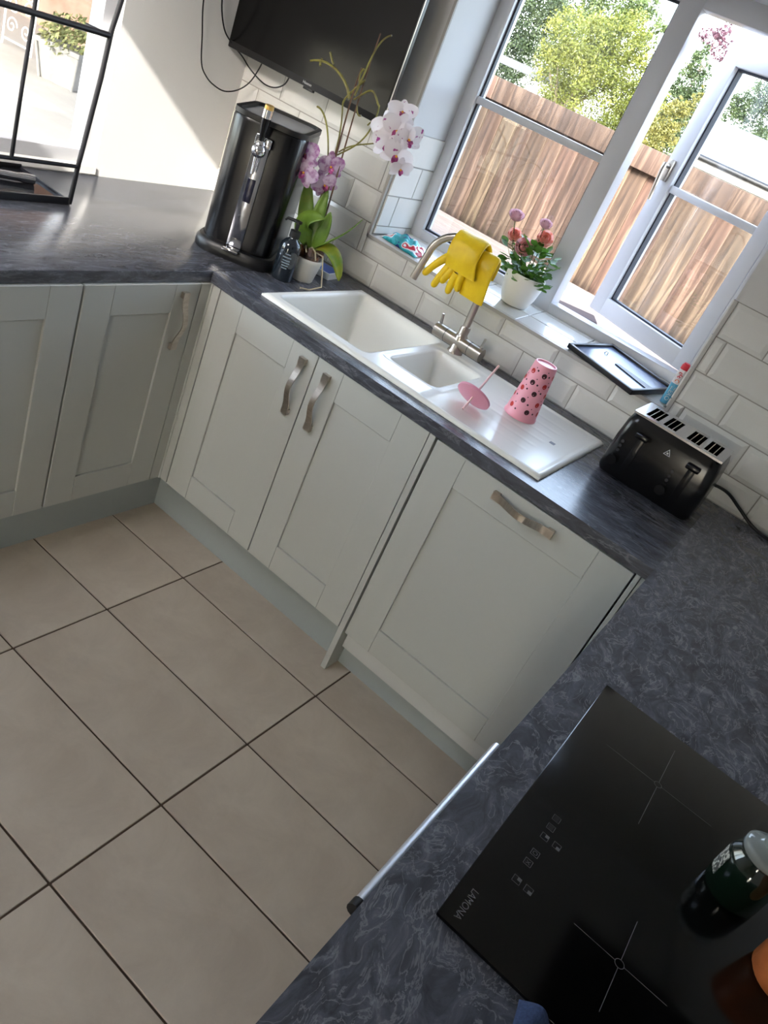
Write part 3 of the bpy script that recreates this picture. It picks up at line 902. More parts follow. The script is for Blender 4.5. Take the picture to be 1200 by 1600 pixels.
# ------------------------------------------------------------------ cup and lid on the drainer
M_PINK = mat('pink_plastic', srgb(243, 168, 184), 0.35)
M_PINKT = mat('pink_translucent', srgb(250, 176, 200), 0.3, trans=0.25)
M_DOTD = mat('dark_dot', srgb(58, 20, 26), 0.4)
M_DOTR = mat('red_dot', srgb(196, 44, 40), 0.4)
cup = thing('tumbler', 'pink dotted plastic tumbler standing upside down on the drainer', 'cup', (0.926, 0.362, 0.9185))
R0, R1, HC = 0.0475, 0.0335, 0.168
prof = [(R0-0.0015, 0.0), (R0+0.002, 0.0), (R0+0.0025, 0.005), (R0, 0.009), (R1, HC-0.003), (R1-0.002, HC), (R1-0.005, HC), (R1-0.007, HC-0.004), (0.0, HC-0.005)]
MB().lathe(prof, 40, cap0=False, cap1=False).obj('body', M_PINK, cup, 40)
rnd = random.Random(3)
def cone_dot(ang, z, r, m, name):
    rr = R0+(R1-R0)*(z-0.009)/(HC-0.012)+0.0004
    b = MB()
    n = 12
    pts = []
    for k in range(n):
        a = 2*PI*k/n
        aa = ang + r*math.cos(a)/rr; zz = z + r*math.sin(a)
        r2 = R0+(R1-R0)*(zz-0.009)/(HC-0.012)+0.0004
        pts.append((r2*math.cos(aa), r2*math.sin(aa), zz))
    b.add(pts, [tuple(range(n))])
    return b.obj(name, m, cup, 0, fix=False)
for row, z in enumerate((0.030, 0.058, 0.086, 0.114, 0.142)):
    for k in range(6):
        a = k*2*PI/6 + (row % 2)*PI/6 + rnd.uniform(-0.1, 0.1)
        cone_dot(a, z, 0.0075, M_DOTD if (k+row) % 2 else M_DOTR, 'dot')
        cone_dot(a+0.42, z+rnd.uniform(-0.008, 0.008), 0.0028, M_DOTD, 'dot')
        cone_dot(a+0.20, z+0.013, 0.0016, M_DOTD, 'dot')
ld = thing('straw_topper', 'translucent pink round lid with a straw tipped on the drainer', 'lid', (0.842, 0.143, 0.9205))
ph = math.atan2(0.052, 0.050); az = math.radians(92)
dv = Vector((math.cos(az)*math.cos(ph), math.sin(az)*math.cos(ph), math.sin(ph)))
mt = dv.to_track_quat('Z', 'Y').to_matrix().to_4x4()
MB().lathe([(0.0, 0.048), (0.046, 0.048), (0.052, 0.050), (0.052, 0.056), (0.046, 0.059), (0.042, 0.055), (0.0, 0.054)], 40, cap0=False, cap1=False).xf(mt).obj('disc', M_PINKT, ld, 40)
MB().tube([dv*0.003, dv*0.168], 0.0032, 12).obj('straw', mat('straw', srgb(250, 214, 214), 0.35), ld)

# ------------------------------------------------------------------ toaster
ts = thing('toaster', 'black four slice toaster with a chrome top', 'toaster', (1.331, 0.457, ZT))
TW, TD, THH = 0.284, 0.196, 0.190
def rsec(wx, dy, r, n=6):
    out = []
    for cx, cy, a0 in ((wx/2-r, dy/2-r, 0), (-wx/2+r, dy/2-r, PI/2), (-wx/2+r, -dy/2+r, PI), (wx/2-r, -dy/2+r, 1.5*PI)):
        for k in range(n+1):
            a = a0+PI/2*k/n
            out.append((cx+r*math.cos(a), cy+r*math.sin(a)))
    return out
def loft(secs, cap=True):
    b = MB()
    n = len(secs[0][0])
    for s_, z in secs:
        b.v += [(x, y, z) for x, y in s_]
    for i in range(len(secs)-1):
        for k in range(n):
            k2 = (k+1) % n
            b.f.append([i*n+k, i*n+k2, (i+1)*n+k2, (i+1)*n+k]); b.m.append(0)
    if cap:
        b.f.append(list(range(n))[::-1]); b.m.append(0)
        b.f.append([(len(secs)-1)*n+k for k in range(n)]); b.m.append(0)
    return b
loft([(rsec(TW-0.010, TD-0.010, 0.022), 0.004), (rsec(TW, TD, 0.026), 0.014), (rsec(TW-0.002, TD-0.002, 0.026), 0.11), (rsec(TW-0.010, TD-0.014, 0.028), 0.160), (rsec(TW-0.022, TD-0.030, 0.030), THH-0.008), (rsec(TW-0.030, TD-0.040, 0.030), THH-0.002)]).obj('shell', M_BLACK, ts, 40)
tpm = MB()
tx, ty, zt2 = TW/2-0.012, TD/2-0.017, THH
slots = [(-0.104, -0.066), (-0.052, -0.014), (0.018, 0.056), (0.070, 0.108)]
ys0, ys1 = -0.060, 0.056
xs = [-tx] + [v for s_ in slots for v in s_] + [tx]
for i in range(0, len(xs)-1, 2):
    tpm.box(xs[i], xs[i+1], -ty, ty, zt2-0.006, zt2)
for a, b_ in slots:
    tpm.box(a, b_, -ty, ys0, zt2-0.006, zt2); tpm.box(a, b_, ys1, ty, zt2-0.006, zt2)
tpm.obj('top_plate', mat('brushed_chrome', srgb(205, 205, 208), 0.22, 1.0), ts, 0)
for a, b_ in slots:
    s_ = MB().box(a, b_, ys0, ys1, zt2-0.0035, zt2-0.002)
    so = s_.obj('slot', mat('slot_black', srgb(6, 6, 6), 0.8), ts, 0)
    rim = MB()
    rim.box(a+0.010, a+0.012, ys0+0.004, ys1-0.004, zt2-0.002, zt2-0.0008); rim.box(b_-0.012, b_-0.010, ys0+0.004, ys1-0.004, zt2-0.002, zt2-0.0008)
    rim.obj('guide_wire', M_STEEL, so, 0)
for x in (-0.072, 0.080):
    MB().box(x-0.010, x+0.010, -TD/2-0.001, -TD/2+0.004, 0.035, 0.150, 0.002).obj('lever_slot', M_BLACK, ts)
    MB().box(x-0.019, x+0.019, -TD/2-0.024, -TD/2, 0.138, 0.152, 0.004).obj('lever', M_BLACK, ts)
    MB().tube([(x-0.040, -TD/2+0.004, 0.048), (x-0.040, -TD/2-0.012, 0.048)], [0.016, 0.014], 20).obj('dial', M_BLACK, ts)
    for dz in (0.078, 0.092, 0.106):
        MB().tube([(x-0.040, -TD/2+0.002, dz), (x-0.040, -TD/2-0.0035, dz)], 0.0045, 12).obj('button', mat('button_grey', srgb(60, 60, 62), 0.2), ts)
tri = MB()
P3 = [(-0.010, -0.008), (0.010, -0.008), (0.0, 0.010)]
P2 = [(-0.0075, -0.0065), (0.0075, -0.0065), (0.0, 0.0072)]
for k in range(3):
    k2 = (k+1) % 3
    tri.add([(P3[k][0], 0, P3[k][1]), (P3[k2][0], 0, P3[k2][1]), (P2[k2][0], 0, P2[k2][1]), (P2[k][0], 0, P2[k][1])], [(0, 1, 2, 3)])
tri.add([(-0.0030, 0, -0.0045), (0.0030, 0, -0.0045), (0.0018, 0, 0.0005), (-0.0018, 0, 0.0005)], [(0, 1, 2, 3)])
tri.obj('warning_mark', M_PRINT, ts, 0, loc=(0.004, -TD/2+0.0005, 0.142), rot=(-0.06, 0, 0), fix=False)
MB().tube(spline([(0.118, 0.094, 0.072), (0.150, 0.118, 0.072), (0.185, 0.150, 0.060), (0.23, 0.168, 0.035), (0.285, 0.166, 0.012), (0.34, 0.158, 0.0055), (0.42, 0.15, 0.0055), (0.52, 0.16, 0.0055)]), 0.0048, 10).obj('power_cord', M_BLACKP, ts)

# ------------------------------------------------------------------ beer dispenser
bd = thing('beer_dispenser', 'black countertop beer dispenser with a chrome tap in the worktop corner', 'beer dispenser', (-0.172, 0.300, ZT), math.radians(30))
W2, D2 = 0.225, 0.33
loft([(rsec(W2, D2, 0.060), 0.030), (rsec(W2+0.002, D2, 0.060), 0.20), (rsec(W2+0.004, D2, 0.060), 0.395), (rsec(W2-0.002, D2-0.006, 0.060), 0.404)]).obj('body', M_BLACK, bd, 40)
rimsec = rsec(W2+0.004, D2, 0.060); insec = rsec(W2-0.026, D2-0.03, 0.048)
rm = MB(); n = len(rimsec)
rm.v += [(x, y, 0.404) for x, y in rimsec] + [(x, y, 0.418) for x, y in rimsec] + [(x, y, 0.418) for x, y in insec] + [(x, y, 0.407) for x, y in insec]
for a in range(3):
    for k in range(n):
        k2 = (k+1) % n
        rm.f.append([a*n+k, a*n+k2, (a+1)*n+k2, (a+1)*n+k]); rm.m.append(0)
rm.obj('top_rim', M_BLACKP, bd, 40)
loft([(insec, 0.405), (insec, 0.409)]).obj('lid', mat('grey_lid', srgb(150, 152, 156), 0.25), bd, 40)
bs = [(x, y-0.010) for x, y in rsec(W2+0.030, D2+0.035, 0.070)]
loft([(bs, 0.0), ([(x*1.01, y*1.01) for x, y in bs], 0.012), (bs, 0.028), ([(x*0.96, y*0.96) for x, y in bs], 0.036)]).obj('base', M_BLACKP, bd, 40)
yf = -D2/2
MB().box(-0.024, 0.024, yf-0.005, yf+0.004, 0.040, 0.375, 0.002).obj('front_strip', mat('polished_strip', srgb(190, 192, 198), 0.12, 1.0), bd)
MB().box(-0.026, 0.026, yf-0.045, yf+0.002, 0.030, 0.040, 0.003).obj('drip_grille', M_CHROME, bd)
TU = 0.075
sph = MB()
sph.lathe([(0.0, -0.021)] + [(0.021*math.cos(t), 0.021*math.sin(t)) for t in [(-PI/2+PI*k/12) for k in range(1, 12)]] + [(0.0, 0.021)], 24, (0, yf-0.034, 0.262+TU), cap0=False, cap1=False)
sph.tube([(0, yf, 0.262+TU), (0, yf-0.034, 0.262+TU)], 0.011, 14)
sph.lathe([(0.013, 0.015), (0.016, 0.019), (0.013, 0.026), (0.009, 0.030)], 18, (0, yf-0.034, 0.262+TU))
sph.tube([(0, yf-0.034, 0.245+TU), (0, yf-0.034, 0.195+TU)], [0.008, 0.0055], 12)
sph.box(0.008, 0.030, yf-0.03, yf-0.004, 0.272+TU, 0.300+TU, 0.003)
tb_ = sph.obj('tap', M_CHROME, bd, 50)
hm = MB()
hm.tube([(0, yf-0.034, 0.308), (0, yf-0.040, 0.335), (0, yf-0.044, 0.365), (0, yf-0.047, 0.402)], [0.009, 0.012, 0.018, 0.017], 16, flat=0.75)
hm.obj('handle', M_BLACK, tb_, 40, loc=(0, 0, 0.050))
MB().tube([(0, yf-0.0472, 0.4015), (0, yf-0.0478, 0.412)], [0.0175, 0.0165], 16, flat=0.78).obj('handle_cap', mat('brass_cap', srgb(206, 168, 96), 0.3, 0.6), tb_, loc=(0, 0, 0.050))
MB().tube([(0.0, yf-0.0465, 0.378), (0.0, yf-0.0470, 0.401)], [0.0186, 0.0178], 16, flat=0.78).obj('handle_band', M_CHROME, tb_, loc=(0, 0, 0.050))
MB().box(-0.012, 0.012, yf-0.007, yf-0.004, 0.180, 0.250, 0.001).obj('badge', mat('badge_navy', srgb(16, 18, 40), 0.25), bd)

# ------------------------------------------------------------------ pump bottle
bt = thing('pump_bottle', 'dark smoked glass pump bottle standing before the orchid pot', 'bottle', (0.046, 0.255, ZT))
M_SMOKE = mat('smoked_glass', srgb(38, 46, 54), 0.08, coat=0.6, trans=0.35)
MB().lathe([(0.0, 0), (0.031, 0), (0.034, 0.004), (0.034, 0.095), (0.032, 0.112), (0.024, 0.124), (0.014, 0.131), (0.013, 0.138), (0.0, 0.138)], 36).obj('body', M_SMOKE, bt, 50)
MB().lathe([(0.0, 0.136), (0.0165, 0.136), (0.0165, 0.156), (0.006, 0.158), (0.006, 0.178), (0.011, 0.180), (0.011, 0.187), (0.0, 0.189)], 24).tube([(0, 0, 0.184), (-0.034, -0.012, 0.182), (-0.040, -0.014, 0.174)], [0.006, 0.0045, 0.0035], 10).obj('pump', M_BLACKP, bt, 50)
lbm = MB()
for k, (z, wdt) in enumerate(((0.086, 0.5), (0.076, 0.8), (0.066, 0.7), (0.058, 0.75), (0.050, 0.6), (0.042, 0.5))):
    lbm.grid(lambda u, v, z=z, wdt=wdt: (0.0343*math.cos(-0.95-wdt/2+u*wdt), 0.0343*math.sin(-0.95-wdt/2+u*wdt), z+v*0.0035), 8, 1)
lbm.obj('printed_lines', mat('grey_print', srgb(118, 130, 142), 0.5), bt, 60, fix=False)

# ------------------------------------------------------------------ orchid
orc = thing('potted_orchid', 'tall moth orchid with white and purple flowers in a white pot', 'plant', (0.050, 0.352, ZT))
M_LEAF = noisy(mat('orchid_leaf', srgb(92, 124, 40), 0.35), [(0.3, srgb(70, 104, 36)), (0.6, srgb(108, 138, 50)), (0.8, srgb(150, 156, 60))], (9, 9, 9))
M_LEAFY = noisy(mat('orchid_leaf_yellow', srgb(150, 140, 40), 0.35), [(0.35, srgb(92, 122, 42)), (0.55, srgb(140, 142, 44)), (0.7, srgb(196, 160, 46))], (14, 14, 14))
M_STEM = noisy(mat('orchid_stem', srgb(110, 104, 46), 0.5), [(0.3, srgb(82, 66, 38)), (0.6, srgb(128, 124, 52)), (0.8, srgb(150, 148, 66))], (22, 22, 22))
M_STEMD = noisy(mat('support_cane', srgb(84, 54, 40), 0.5), [(0.3, srgb(70, 42, 34)), (0.7, srgb(112, 78, 50))], (20, 20, 20))
MB().lathe([(0.0, 0), (0.034, 0), (0.037, 0.004), (0.048, 0.066), (0.050, 0.068), (0.050, 0.078), (0.0465, 0.078), (0.0455, 0.064), (0.0, 0.060)], 36).obj('pot', mat('pot_glaze', srgb(226, 224, 216), 0.3), orc, 45)
MB().lathe([(0.042, 0.060), (0.0485, 0.116), (0.050, 0.117), (0.050, 0.119), (0.0475, 0.117), (0.041, 0.061)], 36, cap0=False, cap1=False).obj('inner_pot', M_CLEAR, orc, 45)
bk = MB()
rb = random.Random(5)
for k in range(70):
    a, r_ = rb.uniform(0, 2*PI), 0.044*math.sqrt(rb.random())
    z = 0.064+rb.random()*0.038
    s_ = rb.uniform(0.005, 0.011)
    mtx = Matrix.Translation((r_*math.cos(a)*(0.85+z), r_*math.sin(a)*(0.85+z), z)) @ Matrix.Rotation(rb.uniform(0, 3), 4, 'X') @ Matrix.Rotation(rb.uniform(0, 3), 4, 'Z')
    bk.add([mtx @ Vector(p) for p in ((-s_,-s_*.6,-s_*.5),(s_,-s_*.6,-s_*.5),(s_,s_*.6,-s_*.5),(-s_,s_*.6,-s_*.5),(-s_,-s_*.6,s_*.5),(s_,-s_*.6,s_*.5),(s_,s_*.6,s_*.5),(-s_,s_*.6,s_*.5))], [(3,2,1,0),(4,5,6,7),(0,1,5,4),(1,2,6,5),(2,3,7,6),(3,0,4,7)])
bo = bk.obj('bark_chips', noisy(mat('bark', srgb(110, 66, 40), 0.9), [(0.3, srgb(70, 40, 26)), (0.7, srgb(146, 92, 58))], (60, 60, 60)), orc, 0); bo['kind'] = 'stuff'
for pts in ([(0.0, -0.01, 0.10), (0.025, -0.03, 0.118), (0.045, -0.035, 0.112), (0.06, -0.04, 0.09)], [(-0.01, -0.02, 0.10), (0.005, -0.04, 0.115), (0.02, -0.045, 0.10)], [(0.02, 0.0, 0.10), (0.06, -0.01, 0.105), (0.082, -0.015, 0.06), (0.10, -0.02, 0.02), (0.085, -0.055, 0.004), (0.070, -0.085, 0.004)], [(0.0, 0.0, 0.1), (-0.03, -0.025, 0.118), (-0.044, -0.03, 0.10)]):
    MB().tube(pts, 0.0024, 8).obj('root', mat('root', srgb(176, 164, 136), 0.7), orc)
def bez(p, n=14):
    P = [Vector(q_) for q_ in p]
    out = []
    for i in range(n+1):
        t = i/n
        Q = list(P)
        while len(Q) > 1:
            Q = [Q[k]*(1-t)+Q[k+1]*t for k in range(len(Q)-1)]
        out.append(Q[0])
    return out
def leaf(pts, wid, m, up=(0, 0, 1), fold=0.25, name='leaf', parent=None):
    c_ = bez(pts, 14)
    b = MB()
    U = Vector(up)
    rows = []
    for i, p in enumerate(c_):
        t = i/14
        tan = (c_[min(i+1, 14)]-c_[max(i-1, 0)]).normalized()
        side = tan.cross(U).normalized()
        nor = side.cross(tan).normalized()
        wd = wid*(math.sin(PI*min(1, t*0.86+0.10))**0.75)*(1 if t < 0.97 else 0.35)
        rows.append([p-side*wd+nor*wd*fold, p-side*wd*0.5+nor*wd*fold*0.35, p, p+side*wd*0.5+nor*wd*fold*0.35, p+side*wd+nor*wd*fold])
    for r_ in rows: b.v += [tuple(q_) for q_ in r_]
    for i in range(14):
        for k in range(4):
            a = i*5+k
            b.f.append([a, a+1, a+6, a+5]); b.m.append(0)
    o_ = b.obj(name, m, parent if parent else orc, 80, fix=False)
    md = o_.modifiers.new('thick', 'SOLIDIFY'); md.thickness = 0.0022; md.offset = 0
    return o_
leaf([(0.0, 0.0, 0.10), (-0.035, -0.015, 0.135), (-0.07, -0.005, 0.215), (-0.092, 0.0, 0.292)], 0.026, M_LEAF, (0.6, -0.8, 0.2))
leaf([(0.0, 0.0, 0.10), (-0.01, -0.01, 0.16), (-0.018, 0.0, 0.22), (-0.016, 0.01, 0.285)], 0.022, M_LEAF, (0.5, -0.85, 0.2))
leaf([(-0.012, -0.01, 0.112), (-0.040, -0.03, 0.15), (-0.045, -0.045, 0.20), (0.035, -0.03, 0.215)], 0.030, M_LEAF, (0.3, -0.75, 0.6))
leaf([(0.01, 0.0, 0.105), (0.02, 0.0, 0.145), (0.030, 0.0, 0.185), (0.026, 0.0, 0.235)], 0.020, M_LEAF, (0.4, -0.9, 0.1))
leaf([(0.012, -0.005, 0.108), (0.05, 0.0, 0.150), (0.10, 0.0, 0.175), (0.150, -0.005, 0.266)], 0.016, M_LEAF, (-0.3, -0.3, 0.9))
leaf([(0.018, -0.002, 0.112), (0.060, -0.005, 0.150), (0.112, 0.0, 0.130), (0.138, 0.005, 0.060)], 0.024, M_LEAFY, (0.5, -0.45, 0.75))
# flower spikes; coordinates are relative to the pot base
def st(pts, r0, r1, m=M_STEM, name='stem', n=16):
    c_ = bez(pts, n) if len(pts) <= 5 else [Vector(p) for p in pts]
    return MB().tube(c_, [r0+(r1-r0)*i/(len(c_)-1) for i in range(len(c_))], 8).obj(name, m, orc)
O = lambda x, z, dy=0.0: (x-0.050, 0.018+dy, z-ZT)
st([O(0.035, 1.02), O(0.020, 1.12), O(0.012, 1.23)], 0.0028, 0.0028, M_STEMD, 'cane')
st([O(0.030, 1.02), O(0.026, 1.226), O(0.006, 1.37), O(-0.004, 1.48), O(0.004, 1.545)], 0.0032, 0.0022, M_STEMD, 'cane')
st([O(0.045, 1.03, 0.01), O(0.040, 1.226, 0.01), O(0.022, 1.37, 0.01), O(0.016, 1.50, 0.01), O(0.020, 1.645, 0.01)], 0.0030, 0.0018, M_STEMD, 'cane')
st([O(0.02, 1.03), O(-0.01, 1.15), O(0.03, 1.25), O(0.010, 1.36), O(-0.020, 1.43)], 0.0030, 0.0024)
st([O(-0.020, 1.43), O(-0.030, 1.45), O(0.0, 1.48), O(0.028, 1.52)], 0.0026, 0.0030)
st([O(-0.004, 1.455), O(-0.03, 1.50), O(-0.09, 1.52), O(-0.135, 1.525), O(-0.186, 1.500)], 0.0048, 0.0030)
st([O(-0.10, 1.520), O(-0.115, 1.535), O(-0.124, 1.545)], 0.003, 0.0036)
st([O(-0.145, 1.520), O(-0.150, 1.507), O(-0.144, 1.500)], 0.003, 0.0034)
st([O(0.010, 1.47), O(0.018, 1.52), O(0.022, 1.60), O(0.030, 1.635), O(0.066, 1.652)], 0.0026, 0.0024)
st([O(0.016, 1.50), O(0.004, 1.515), O(0.002, 1.535), O(0.012, 1.545)], 0.0024, 0.003)
st([O(0.012, 1.46), O(0.055, 1.50), O(0.062, 1.53), O(0.09, 1.48), O(0.105, 1.475)], 0.0026, 0.0032)
st([O(0.105, 1.475), O(0.115, 1.43), O(0.10, 1.36), O(0.06, 1.34), O(0.018, 1.30)], 0.0022, 0.0026)
st([O(0.030, 1.45), O(0.040, 1.42), O(0.055, 1.43)], 0.0022, 0.0028)
st([O(-0.11, 1.395), O(-0.08, 1.40), O(-0.04, 1.36), O(-0.02, 1.30), O(0.0, 1.25)], 0.003, 0.0024)
st([O(-0.125, 1.30), O(-0.10, 1.31), O(-0.075, 1.27), O(-0.045, 1.22)], 0.0020, 0.0024)
st([O(0.020, 1.19), O(0.0, 1.22, -0.03), O(-0.015, 1.25, -0.07), O(-0.025, 1.262, -0.085)], 0.0022, 0.0018)
st([O(0.026, 1.15), O(0.035, 1.20), O(0.018, 1.24), O(0.016, 1.255)], 0.0020, 0.0018)
st([O(-0.100, 1.275), O(-0.098, 1.24), O(-0.075, 1.22), O(-0.088, 1.19)], 0.0020, 0.0022)
st([O(0.020, 1.31), O(0.06, 1.355), O(0.10, 1.36), O(0.150, 1.390)], 0.0024, 0.0020)
st([O(0.088, 1.415), O(0.12, 1.47), O(0.18, 1.46), O(0.235, 1.395)], 0.0024, 0.0018)
def petal_mat(name, base, speck, edge, thr):
    m = mat(name, base, 0.45)
    N, L, p = nodes(m)
    tc = N.new('ShaderNodeTexCoord')
    n1 = N.new('ShaderNodeTexNoise'); n1.inputs['Scale'].default_value = 55; n1.inputs['Detail'].default_value = 3
    L.new(tc.outputs['Object'], n1.inputs['Vector'])
    r = N.new('ShaderNodeValToRGB')
    e = r.color_ramp.elements
    e[0].position = thr; e[0].color = base
    e[1].position = thr+edge; e[1].color = speck
    L.new(n1.outputs['Fac'], r.inputs['Fac'])
    L.new(r.outputs[0], p.inputs['Base Color'])
    p.inputs['Subsurface Weight'].default_value = 0.0
    return m
M_PETW = petal_mat('white_petal', srgb(240, 234, 236), srgb(168, 74, 140), 0.05, 0.64)
M_PETP = petal_mat('purple_petal', srgb(226, 204, 222), srgb(172, 112, 164), 0.20, 0.42)
M_LIPW = petal_mat('white_lip', srgb(190, 90, 150), srgb(120, 20, 90), 0.2, 0.4)
for m_ in (M_PETW, M_PETP): let_light_through(m_, 0.35)
M_THROAT = mat('yellow_throat', srgb(226, 160, 50), 0.5)
def flower(pos, look, size, mp_, ml, roll=0.0):
    look = Vector(look).normalized()
    R = look.to_track_quat('Z', 'Y').to_matrix().to_4x4() @ Matrix.Rotation(roll, 4, 'Z')
    T = Matrix.Translation(pos) @ R
    fo = bpy.data.objects.new('flower', None)
    C.objects.link(fo); fo.parent = orc
    def petal(ang, ln, wd, m, name, cup_=0.12, z0=0.0):
        def fn(u, v):
            t = v; wv = wd*(math.sin(PI*min(1.0, 0.10+t*0.86))**0.6)*(u-0.5)*2
            lx = t*ln
            z = z0 + cup_*ln*(t**2) - 0.10*abs(u-0.5)*wd + 0.05*ln*math.sin(t*5)
            return T @ (Matrix.Rotation(ang, 4, 'Z') @ Vector((wv, lx, z)))
        return MB().grid(fn, 6, 8).obj(name, m, fo, 80, fix=False)
    s_ = size
    for a in (0.0, 2.2, -2.2): petal(a, s_*1.02, s_*0.30, mp_, 'sepal', 0.02, -0.003)
    for a in (1.15, -1.15): petal(a, s_*1.05, s_*0.52, mp_, 'petal', 0.14, 0.002)
    petal(PI, s_*0.42, s_*0.18, ml, 'lip', 0.5, 0.004)
    petal(PI+0.7, s_*0.26, s_*0.12, ml, 'lip', 0.9, 0.004); petal(PI-0.7, s_*0.26, s_*0.12, ml, 'lip', 0.9, 0.004)
    cm = MB().lathe([(0.0, 0.0), (s_*0.075, 0.002), (s_*0.07, s_*0.16), (0.0, s_*0.20)], 10, cap0=False, cap1=False).xf(T)
    cm.obj('column', M_THROAT, fo, 60)
toc = (0.55, -0.8, 0.1)
for x, z, dy, s_, lk, ro in ((0.188, 1.487, 0.0, 0.045, (0.3, -0.6, 0.5), 0.2), (0.165, 1.432, -0.01, 0.050, (0.2, -0.9, 0.1), 0.5), (0.205, 1.440, -0.02, 0.052, (0.5, -0.8, -0.1), -0.2), (0.238, 1.432, 0.0, 0.048, (0.8, -0.4, 0.0), 0.4),
                             (0.195, 1.395, -0.025, 0.050, (0.3, -0.9, -0.2), 0.1), (0.232, 1.380, -0.02, 0.048, (0.6, -0.8, -0.1), -0.3), (0.252, 1.352, -0.005, 0.036, (0.7, -0.5, -0.4), 0.3)):
    flower(O(x, z, dy), lk, s_, M_PETW, M_LIPW, ro)
for x, z, dy, s_, lk, ro in ((-0.030, 1.272, -0.090, 0.048, (0.35, -0.9, 0.1), 0.3), (-0.012, 1.225, -0.092, 0.046, (0.5, -0.8, -0.1), -0.4), (0.016, 1.262, -0.01, 0.044, (0.8, -0.55, 0.0), 0.2), (0.016, 1.205, -0.01, 0.042, (0.75, -0.6, -0.2), 0.7)):
    flower(O(x, z, dy), lk, s_, M_PETP, M_LIPW, ro)
# blue boxed card behind the orchid
bx = thing('blue_box', 'small white edged blue box lying behind the orchid pot', 'box', (0.028, 0.520, ZT), math.radians(8))
MB().box(-0.085, 0.030, -0.045, 0.045, 0.0, 0.022, 0.001).obj('body', mat('card_white', srgb(228, 230, 232), 0.5), bx, 0)
MB().box(-0.080, 0.025, -0.040, 0.040, 0.0215, 0.0228).obj('cover', mat('card_blue', srgb(58, 92, 170), 0.4), bx, 0)

# ------------------------------------------------------------------ sill things
rose = thing('potted_rose', 'pink miniature rose in a white pot on the window sill', 'plant', (0.592, 0.788, SILL(0.788)+0.0005))
MB().lathe([(0.0, 0.0), (0.042, 0.0), (0.046, 0.003), (0.060, 0.036), (0.067, 0.072), (0.068, 0.106), (0.065, 0.106), (0.063, 0.086), (0.0, 0.084)], 40).obj('pot', mat('matt_white_pot', srgb(238, 236, 232), 0.45), rose, 45)
M_RLEAF = random_tint(noisy(mat('rose_leaf', srgb(52, 96, 40), 0.4), [(0.3, srgb(52, 98, 40)), (0.7, srgb(112, 156, 60))], (40, 40, 40)), 0.25)
blooms = [(-0.120, 1.348, 0.0245, 0), (-0.097, 1.290, 0.0215, 1), (-0.034, 1.276, 0.028, 2), (-0.014, 1.366, 0.020, 0), (0.006, 1.324, 0.025, 1)]
rz0 = SILL(0.788)
M_RSTEM = mat('rose_stem', srgb(66, 92, 40), 0.5)
RM = [random_tint(noisy(mat('rose_petal_%s' % nm, c1, 0.5), [(0.3, c1), (0.7, c2)], (70, 70, 70)), 0.08) for nm, c1, c2 in (('mauve', srgb(214, 168, 180), srgb(232, 196, 202)), ('coral', srgb(232, 164, 150), srgb(242, 192, 180)), ('pink', srgb(236, 170, 180), srgb(248, 206, 206)))]
for m_ in RM: let_light_through(m_, 0.5)
let_light_through(M_RLEAF, 0.35)
for bx_, bz, br, mi in blooms:
    y_ = -0.045 if mi == 2 else -0.012
    bz2 = bz-rz0-0.012
    MB().tube(bez([(bx_*0.25, 0, 0.08), (bx_*0.5, y_*0.5, 0.13), (bx_*0.95, y_, bz2-0.05), (bx_, y_, bz2)], 10), 0.0016, 6).obj('stem', M_RSTEM, rose)
    fo = bpy.data.objects.new('rose_bloom', None); C.objects.link(fo); fo.parent = rose
    fo.location = (bx_, y_, bz2+0.004)
    fo.rotation_euler = (1.15 if mi else 0.45, 0.0, 0.35)
    rr = random.Random(int(bz*1000))
    for ring_, (cnt, rad, t0, t1) in enumerate(((3, 0.30, -60, 58), (4, 0.50, -70, 46), (5, 0.75, -76, 30), (6, 1.0, -80, 8))):
        for k in range(cnt):
            a0 = 2*PI*k/cnt + ring_*0.55
            hs_ = 2*PI/cnt*0.70
            def fn(u, v, a0=a0, hs_=hs_, rad=rad, t0=t0, t1=t1):
                w_ = 1 - 0.55*(abs(v-0.55)/0.55)**2.5
                a = a0+(u-0.5)*2*hs_*w_
                th = math.radians(t0+(t1-t0)*v - 10*abs(u-0.5)*v)
                flare = 1+0.10*v*v*(rad > 0.7)
                return (br*rad*flare*math.cos(th)*math.cos(a), br*rad*flare*math.cos(th)*math.sin(a), br*0.82*(0.75+0.25*rad)*math.sin(th))
            MB().grid(fn, 6, 6).obj('petal', RM[mi], fo, 80, fix=False)
rl = random.Random(11)
def small_leaf(m=None):
    b = MB()
    n = 6
    for i in range(n+1):
        t = i/n
        wd = 0.36*math.sin(PI*t)**0.8
        b.v += [(-wd, t, 0.10*wd+0.1*t*t), (0, t, -0.02+0.1*t*t), (wd, t, 0.10*wd+0.1*t*t)]
    for i in range(n):
        for k in range(2):
            a = i*3+k
            b.f.append([a, a+1, a+4, a+3]); b.m.append(0)
    return b.mesh('leaf', M_RLEAF, 80, fix=False)
lm = small_leaf()
for k in range(210):
    an = rl.uniform(0, 2*PI); r_ = rl.uniform(0.012, 0.078); z = 0.085+rl.random()**1.3*0.115
    if z > 0.16 and r_ > 0.06: r_ *= 0.7
    o_ = link('leaf', lm, rose, (r_*math.cos(an)*1.05-0.006, r_*math.sin(an)*0.75, z-0.30*max(0, r_-0.05)), None)
    o_.rotation_euler = (rl.uniform(-0.5, 0.8), rl.uniform(-0.5, 0.5), an-PI/2+rl.uniform(-0.7, 0.7))
    s_ = rl.uniform(0.024, 0.042); o_.scale = (s_, s_, s_)
